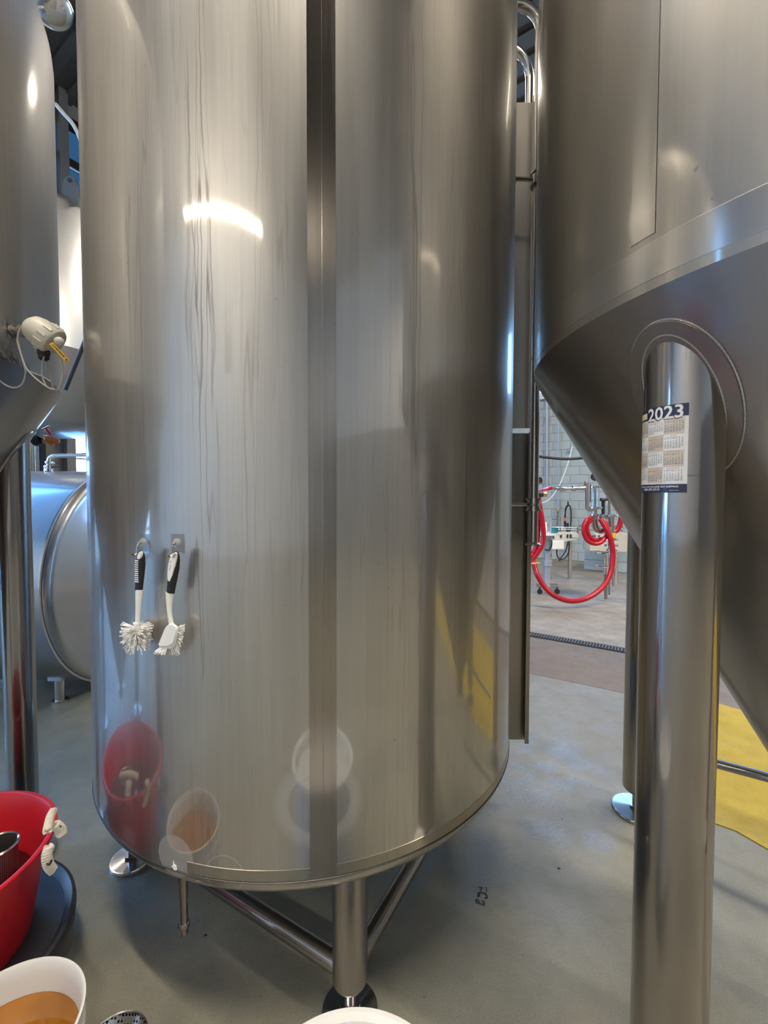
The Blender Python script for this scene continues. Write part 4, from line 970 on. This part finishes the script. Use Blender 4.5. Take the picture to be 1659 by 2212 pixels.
# pipes down the wall
def wpipe(name, px, y0, y1, r, label, extra=None):
    Y = wd(px) - .06; o = thing(name, label, 'pipe', at(px, y1, Y)); m = MB(); m.tube(path([(px - (y1 - y0) * .002, y0), (px, y1)], Y), r, 14); m.build('pipe', 'pale_steel', o)
    for yy in extra or (): p = at(px, yy, Y); m = MB(); m.lathe([(r * 1.35, -.03), (r * 1.35, .03)], p, (0, 0, 1), 14, cap=True); m.build('coupling', 'pale_steel', o)
    return o, Y
wpipe('wall_pipe', 1181.5, 850, 1050, .030, 'thick grey pipe running down the blue block wall', (903, 1000, 1036))
ap, Ya = wpipe('air_pipe', 1206.5, 850, 1102, .016, 'thin grey air pipe with a brass tap on the block wall', (1036,))
m = MB(); p = at(1205, 1104, Ya); m.lathe([(.02, .05), (.028, .02), (.024, -.05), (.016, -.07)], p, (0, 0, 1), 14, cap=True); m.build('brass_fitting', 'brass', ap)
m = MB(); m.tube(path([(1204, 1112), (1204, 1122), (1203.5, 1134)], Ya), [.022, .018, .012], 10); m.tube(path([(1192, 1121.5), (1203, 1121.5)], Ya - .02), .009, 8); m.build('tap', 'steel_small', ap)
Y = wd(1230) - .02; m = MB(); m.lathe([(.046, 0), (.046, .02), (.04, .026), (1e-4, .026)], at(1230, 972.5, Y), -VA, 24); tag(m.build('wall_plate', plain('plate_grey', (.30, .31, .36), .5), None, 40, loc=at(1230, 972.5, Y)), 'round grey cover plate on the block wall', 'plate')
m = MB(); m.tube(curve(path([(1120, 978, 6.6), (1163, 985.5, 6.6), (1190, 989, 6.6), (1215, 991, 6.6), (1245, 990.5, 6.6), (1300, 985, 6.6)])), .021, 12); tag(m.build('black_hose', 'black_rubber', None, 40, loc=at(1215, 991, 6.6)), 'thick black hose slung across in front of the block wall', 'hose')
m = MB(); m.tube(curve(path([(1236, 965, 7.2), (1230, 990, 7.2), (1222, 1015, 7.2), (1210, 1045, 7.2), (1196, 1068, 7.2), (1182, 1082, 7.2), (1160, 1090, 7.2)])), .009, 8); tag(m.build('air_line', plain('air_line_blue', (.62, .76, .92), .3), None, 40, loc=at(1210, 1045, 7.2)), 'thin pale blue plastic line curving down before the wall', 'hose')
# looped black cable on a wall hook
Yk = wd(1228) - .12
cb = thing('cable_loop', 'black cable looped over a hook on the block wall', 'cable', at(1228, 1160, Yk))
m = MB(); m.tube(curve(path([(1222, 1140), (1221, 1115), (1222, 1098), (1227, 1091), (1232, 1096), (1233.5, 1115), (1232, 1140), (1228, 1165), (1229, 1185), (1232, 1200), (1228, 1215), (1216, 1225), (1208, 1217), (1212, 1205), (1222, 1190), (1227, 1170)], Yk)), .014, 8)
m.tube(curve(path([(1219, 1138), (1219.5, 1118), (1223, 1100), (1227, 1092)], Yk - .03)), .012, 8); m.build('cable', 'black_rubber', cb)
m = MB(); m.tube(path([(1227, 1083), (1227, 1090)], Yk), .018, 10); m.build('hook', 'dark_plastic', cb)
m = MB(); m.box(at(1220.5, 1122, Yk - .04), (.04, .015, .08)); m.build('plug', 'green_tag', cb); m = MB(); m.box(at(1226, 1140, Yk - .06), (.045, .03, .22)); m.build('grip', 'dark_plastic', cb)
# conveyor with control box
Yc2 = 7.4; cv = thing('conveyor', 'beige conveyor plate with rounded end and white control box below it', 'conveyor', at(1225, 1185, Yc2))
m = MB(); p = [(1190, 1149), (1236, 1149), (1244, 1150), (1248.5, 1154), (1249, 1160), (1246, 1164), (1236, 1167), (1212, 1170), (1190, 1170)]; outline(m, path(p, Yc2), Vector((0, 1, 0)), .02); m.build('side_plate', 'beige_box', cv, 0)
m = MB(); m.box(at(1240, 1157, Yc2 - .03), (.13, .02, .07), None, .006); m.build('switch_plate', plain('plate_pale', (.55, .56, .60), .4), cv)
m = MB()
for px in (1212, 1226, 1233): m.box(at(px, 1158, Yc2 - .035), (.022, .02, .06))
m.build('knob', 'black_rubber', cv)
m = MB(); m.tube(path([(1188, 1139), (1250, 1140)], Yc2), .010, 8); m.tube(path([(1188, 1143), (1250, 1144)], Yc2), .008, 8); m.build('guide_rail', 'steel_small', cv)
for px in (1210, 1248): m = MB(); m.box(at(px, 1146, Yc2), (.02, .02, .12)); m.build('rail_post', 'steel_small', cv)
m = MB(); m.box(at(1204, 1177, Yc2 - .1), (.205, .08, .145), None, .01); bx = m.build('control_box', 'white_plastic', cv)
m = MB(); m.tube(curve(path([(1203, 1186), (1203, 1198), (1207, 1206), (1215, 1208), (1224, 1202), (1229, 1188), (1230, 1170)], Yc2 - .05)), .011, 8); m.build('cord', 'black_rubber', bx)
for px in (1196, 1240): m = MB(); m.box((at(px, 1170, Yc2).x, Yc2 + .15, at(px, 1170, Yc2).z / 2), (.05, .05, at(px, 1170, Yc2).z)); m.build('leg', 'steel_small', cv)
# work table on a pale column with casters
Yt = 6.35; tb = thing('work_table', 'small white-topped worktable on a pale blue column with casters', 'table', flr(1181, 1283) * 1.0)
m = MB(); p = [at(x, y, Yt + dz) for x, y, dz in ((1150, 1149, .25), (1204, 1149, .25), (1216, 1152.5, 0), (1200, 1154.5, -.2), (1150, 1155, -.25))]; k = 5; m.add([q for q in p] + [q - Vector((0, 0, .018)) for q in p], [(0, 4, 3, 2, 1), (5, 6, 7, 8, 9)] + [(i, (i + 1) % 5, (i + 1) % 5 + 5, i + 5) for i in range(5)]); m.build('table_top', 'white_plastic', tb, 0)
m = MB(); m.box(at(1182, 1159, Yt), (.15, .2, .06), None, .008); m.build('gear_box', 'pale_steel', tb)
pc = at(1181.5, 1200, Yt); zt2 = at(1181, 1163, Yt).z
m = MB(); m.box((pc.x, Yt, (zt2 + .10) / 2), (.080, .080, zt2 - .10), None, .006); m.build('column', 'pale_steel', tb)
m = MB(); m.box((pc.x, Yt, at(1181, 1216, Yt).z), (.115, .115, .085), None, .006); m.build('column_sleeve', 'pale_steel', tb)
m = MB(); m.box((pc.x + .02, Yt + .02, .13), (.30, .07, .05), None, .006); m.build('foot_bar', 'steel_small', tb)
for sx in (-.10, .16): m = MB(); m.lathe([(.038, -.012), (.040, 0), (.038, .012)], (pc.x + sx, Yt, .04), (0, 1, 0), 18, cap=True); m.lathe([(.01, .05), (.015, .11)], (pc.x + sx, Yt, 0), (0, 0, 1), 10); m.build('caster', 'dark_plastic', tb)
m = MB(); m.tube(curve(path([(1192, 1166), (1191, 1180), (1186, 1188), (1178, 1187)], Yt - .06)), .010, 8); m.build('cord', 'black_rubber', tb)
topz = at(1190, 1151, Yt).z
m = MB(); p = at(1198, 1150, Yt + .05); p.z = topz; m.lathe([(1e-4, .001), (.050, .001), (.054, .075), (.057, .078), (.052, .078), (.048, .010), (1e-4, .008)], p, (0, 0, 1), 32); tag(m.build('tub', 'teal', None, 40, loc=p), 'small teal tub on the white worktable', 'tub')
m = MB(); p = at(1179, 1150, Yt + .05); p.z = topz; m.lathe([(1e-4, 0), (.018, 0), (.018, .10), (.012, .115), (.012, .135), (.016, .136), (.016, .155), (1e-4, .156)], p, (0, 0, 1), 20); tag(m.build('bottle', 'white_plastic', None, 40, loc=p), 'small white capped bottle standing on the worktable', 'bottle')
m = MB(); p = at(1189.5, 1150, Yt - .05); m.box((p.x, p.y, topz + .085), (.024, .012, .17), None, .003); tag(m.build('guide_blade', 'pale_steel', None, 40, loc=(p.x, p.y, topz)), 'upright pale steel blade on the worktable beside the teal tub', 'blade')
# low cabinet run and painted plinth behind the manifold
Yb = 8.0; cbn = thing('packaging_machine', 'beige packaging machine boxes behind the steel manifold', 'machine', at(1300, 1200, Yb))
for (xa, xb, ya, yb, mt_) in ((1266, 1289, 1166, 1188, 'wall_tan'), (1288, 1302, 1152, 1189, 'beige_box'), (1302, 1345, 1150, 1190, 'wall_tan'), (1276, 1290, 1150, 1165, 'beige_box')):
    a, b = at(xa, ya, Yb), at(xb, yb, Yb); m = MB(); m.box(((a.x + b.x) / 2, Yb, (a.z + b.z) / 2), (b.x - a.x - .004, .3, a.z - b.z), None, .008); m.build('panel_box', mt_ if mt_ == 'beige_box' else 'beige_box', cbn)
m = MB()
for (px, py) in ((1280, 1158), (1285, 1158), (1294, 1158), (1295, 1163)): m.ball(at(px, py, Yb - .16), .016, 10)
m.build('dial', 'dark_plastic', cbn)
for yy in (1136, 1144): m = MB(); m.tube(path([(1252, yy), (1345, yy + 2)], Yb), .018, 8); m.build('rail', 'steel_small', cbn)
m = MB(); a, b = at(1266, 1190, Yb + .9), at(1345, 1190, Yb + .9)
pn = thing('block_plinth', 'low painted block plinth on the floor before the back wall', 'plinth', (a.x, a.y, 0))
for r in range(2):
    for k in range(3): m = MB(); o = a + UA * (.22 + k * .41 - (.0 if r == 0 else .0)) + VA * (-.2); m.box((o.x, o.y, .105 + r * .205), (.40, .39, .2), (UA, VA, Vector((0, 0, 1))), .008); m.build('block', 'wall_blue', pn)
# filling manifold
Ym = 5.9; mf = thing('filling_manifold', 'upright stainless valve manifold with sight glass and clamp handles by the red hoses', 'manifold', flr(1318, 1290))
def vp(px, y0, y1, r, mat='steel_bright', name='pipe', Y=Ym, n=18): m = MB(); m.cyl(at(px, y0, Y), at(px, y1, Y), r, n); return m.build(name, mat, mf)
vp(1320, 1110, 1200, .040); vp(1314, 1060, 1135, .030, Y=Ym + .1); vp(1328, 1205, 1266, .036); vp(1309, 1205, 1240, .034); vp(1308.5, 1240, 1294, .022, 'steel_leg', 'stand_leg'); vp(1316, 1240, 1285, .012, 'steel_leg', 'stand_leg', Ym + .25)
vp(1284, 1095, 1130, .035); vp(1303, 1082, 1112, .022, 'black_rubber', 'hose_stub')
m = MB(); m.tube(curve(path([(1284, 1112), (1284, 1130), (1288, 1142), (1298, 1147), (1310, 1146), (1320, 1140)], Ym), 6), .040, 16); m.build('bend_pipe', 'steel_small', mf)
m = MB(); m.lathe([(.060, 0), (.060, .25)], at(1285, 1095, Ym), (0, 0, 1), 24); m.build('sight_glass', 'glass', mf); vp(1284, 1055, 1100, .018, 'steel_small', 'sight_stem')
for (px, py, r) in ((1285, 1052, .07), (1285, 1097, .07), (1284, 1112, .060), (1292, 1113, .05), (1320, 1114, .065), (1320, 1165, .060), (1318, 1178, .075), (1320, 1188, .06), (1318, 1202, .06), (1320, 1224, .065)):
    m = MB(); p = at(px, py, Ym); m.lathe([(r * .75, -.016), (r, -.012), (r, .012), (r * .75, .016)], p, (0, 0, 1), 24, cap=True); cl2 = m.build('clamp_ring', 'steel_bright', mf)
    m = MB(); m.ball(p + Vector((r + .012, -.02, 0)), .018, 10); m.box(p + Vector((r + .002, -.01, 0)), (.03, .03, .03)); m.build('wing_nut', 'steel_bright', cl2)
for (x0, y0, x1, y1) in ((1288, 1194, 1314, 1196), (1285, 1221, 1312, 1226), (1296, 1169, 1315, 1166)):
    m = MB(); m.tube(path([(x0, y0), ((x0 + x1) / 2, (y0 + y1) / 2 + 1), (x1, y1)], Ym - .07), [.012, .016, .014], 10); m.build('valve_handle', 'steel_bright', mf)
m = MB(); p = [(1264.5, 1043), (1271, 1043), (1271.5, 1095), (1277, 1098), (1285, 1098), (1285, 1104), (1276, 1105.5), (1270, 1104), (1265, 1098)]; outline(m, path(p, Ym - .08), Vector((0, 1, 0)), .012); m.build('bracket_plate', plain('bracket_grey', (.22, .21, .24), .4, .6), mf, 0)
m = MB(); m.tube(path([(1276, 1046), (1275, 1062), (1275, 1085)], Ym - .08), .008, 8); m.build('lever', 'steel_bright', mf)
m = MB(); m.tube(path([(1186, 1054.5), (1202, 1055), (1204, 1055), (1221, 1055.5), (1222, 1055.5), (1234, 1055), (1236, 1055), (1244, 1055), (1246, 1055), (1264, 1054)], Ym - .1), [.024, .024, .034, .034, .022, .022, .038, .038, .024, .030], 12); m.tube(path([(1258, 1053), (1261, 1048), (1261, 1043)], Ym - .1), .012, 10); m.build('barb_line', 'steel_small', mf)
m = MB(); p = at(1261, 1042, Ym - .1); m.lathe([(.022, -.012), (.022, .012)], p, (0, 0, 1), 14, cap=True); m.build('brass_knob', 'brass', mf)
m = MB(); m.lathe([(.055, -.02), (.06, 0), (.055, .02)], at(1286, 1030, Ym), (0, 1, 0), 24, cap=True); m.build('pressure_gauge', 'black_rubber', mf)
m = MB(); p = at(1322.5, 1156, Ym); m.lathe([(.046, -.032), (.046, .032)], p, (0, 0, 1), 20, cap=True); m.build('tape_wrap', plain('yellow_tape', (.72, .52, .02), .4), mf)
vp(1303, 1120, 1112, .05, 'steel_bright', 'cross_pipe'); m = MB(); m.tube(path([(1297, 1079), (1306, 1080), (1314, 1077)], Ym - .03), .022, 10); m.build('hose_barb', 'dark_steel', mf)
# red hoses
hr = .034
m = MB(); m.tube(curve(path([(1148, 1190, 5.7), (1152, 1212, 5.7), (1160, 1240, 5.6), (1175, 1266, 5.55), (1198, 1287, 5.5), (1232, 1298, 5.5), (1268, 1292, 5.55), (1300, 1270, 5.6), (1318, 1240, 5.65), (1324, 1200, 5.7), (1319, 1165, 5.72), (1308, 1140, 5.75), (1297, 1121, 5.8)]), 8), hr, 14); tag(m.build('red_hose', 'red_hose', None, 40, loc=flr(1235, 1300)), 'long red hose hanging in a deep loop towards the floor', 'hose')
m = MB(); m.tube(curve(path([(1306, 1126, 5.86), (1313, 1148, 5.80), (1308, 1160, 5.78), (1297, 1172, 5.74), (1282, 1174, 5.74), (1268, 1166, 5.74), (1261, 1150, 5.75), (1262, 1134, 5.76), (1270, 1121, 5.80), (1284, 1118, 5.98), (1275, 1124, 5.86), (1268, 1135, 5.84), (1269, 1150, 5.84), (1277, 1163, 5.84), (1290, 1167, 5.84), (1302, 1164, 5.84)]), 8), hr * .85, 14)
tag(m.build('red_hose', 'red_hose', None, 40, loc=at(1285, 1172, 5.75)), 'coiled red hose hung round the manifold bend', 'hose')
m = MB(); m.tube(curve(path([(1322, 1150, 5.95), (1332, 1146, 5.95), (1338, 1136, 5.95), (1341, 1126, 5.95), (1342, 1118, 5.95)]), 6), hr, 14); tag(m.build('red_hose', 'red_hose', None, 40, loc=at(1335, 1143, 5.95)), 'short curved red hose at the right of the manifold', 'hose')
m = MB(); m.tube(curve(path([(1140, 1205, 5.45), (1153, 1195, 5.45), (1160, 1170, 5.45), (1162, 1140, 5.45), (1161, 1100, 5.45), (1160, 1072, 5.45), (1161.5, 1064, 5.42), (1163, 1072, 5.4), (1166, 1095, 5.4), (1172, 1130, 5.4), (1174, 1160, 5.4), (1170, 1180, 5.4), (1160, 1196, 5.4), (1150, 1208, 5.4)]), 8), hr * .9, 14)
tag(m.build('red_hose', 'red_hose', None, 40, loc=at(1160, 1200, 5.4)), 'bunch of red hose strands hanging beside the steel pipe end', 'hose')
m = MB(); m.tube(curve(path([(1160, 1066, 5.6), (1172, 1060, 5.65), (1182, 1056, 5.75), (1190, 1054, 5.8)])), hr * .8, 12); tag(m.build('red_hose', 'red_hose', None, 40, loc=at(1175, 1060, 5.6)), 'short red hose tail joined to the horizontal barb fittings', 'hose')
# gauge and regulator by the pipe
rg = thing('pressure_regulator', 'black pressure regulator with brass bowl beside the steel pipe', 'regulator', at(1165, 1070, 5.2))
m = MB(); m.lathe([(.045, -.02), (.048, 0), (.045, .02)], at(1163, 1038.5, 5.2), (.3, -1, 0), 28, cap=True); m.build('gauge', 'black_rubber', rg); m = MB(); m.lathe([(.012, 0), (.012, .004)], at(1166, 1044, 5.14), (0, -1, 0), 14, cap=True); m.build('gauge_hub', 'steel_small', rg)
m = MB(); m.cyl(at(1155, 1066, 5.2), at(1172, 1067, 5.2), .040, 20); m.tube(path([(1158, 1055), (1158, 1066)], 5.2), .02, 10); m.build('body', 'dark_plastic', rg)
m = MB(); p = at(1171, 1067, 5.2); m.lathe([(.034, 0), (.036, .045), (.030, .058), (1e-4, .060)], p, (1, -.1, 0), 22, cap=False); m.build('bowl', 'brass', rg)
m = MB(); m.tube(path([(1146, 1217.5), (1166, 1216)], 5.6), .009, 8); tag(m.build('wand', 'yellow_tag', None, 40, loc=at(1156, 1217, 5.6)), 'thin yellow rod by the red hose bunch', 'rod')
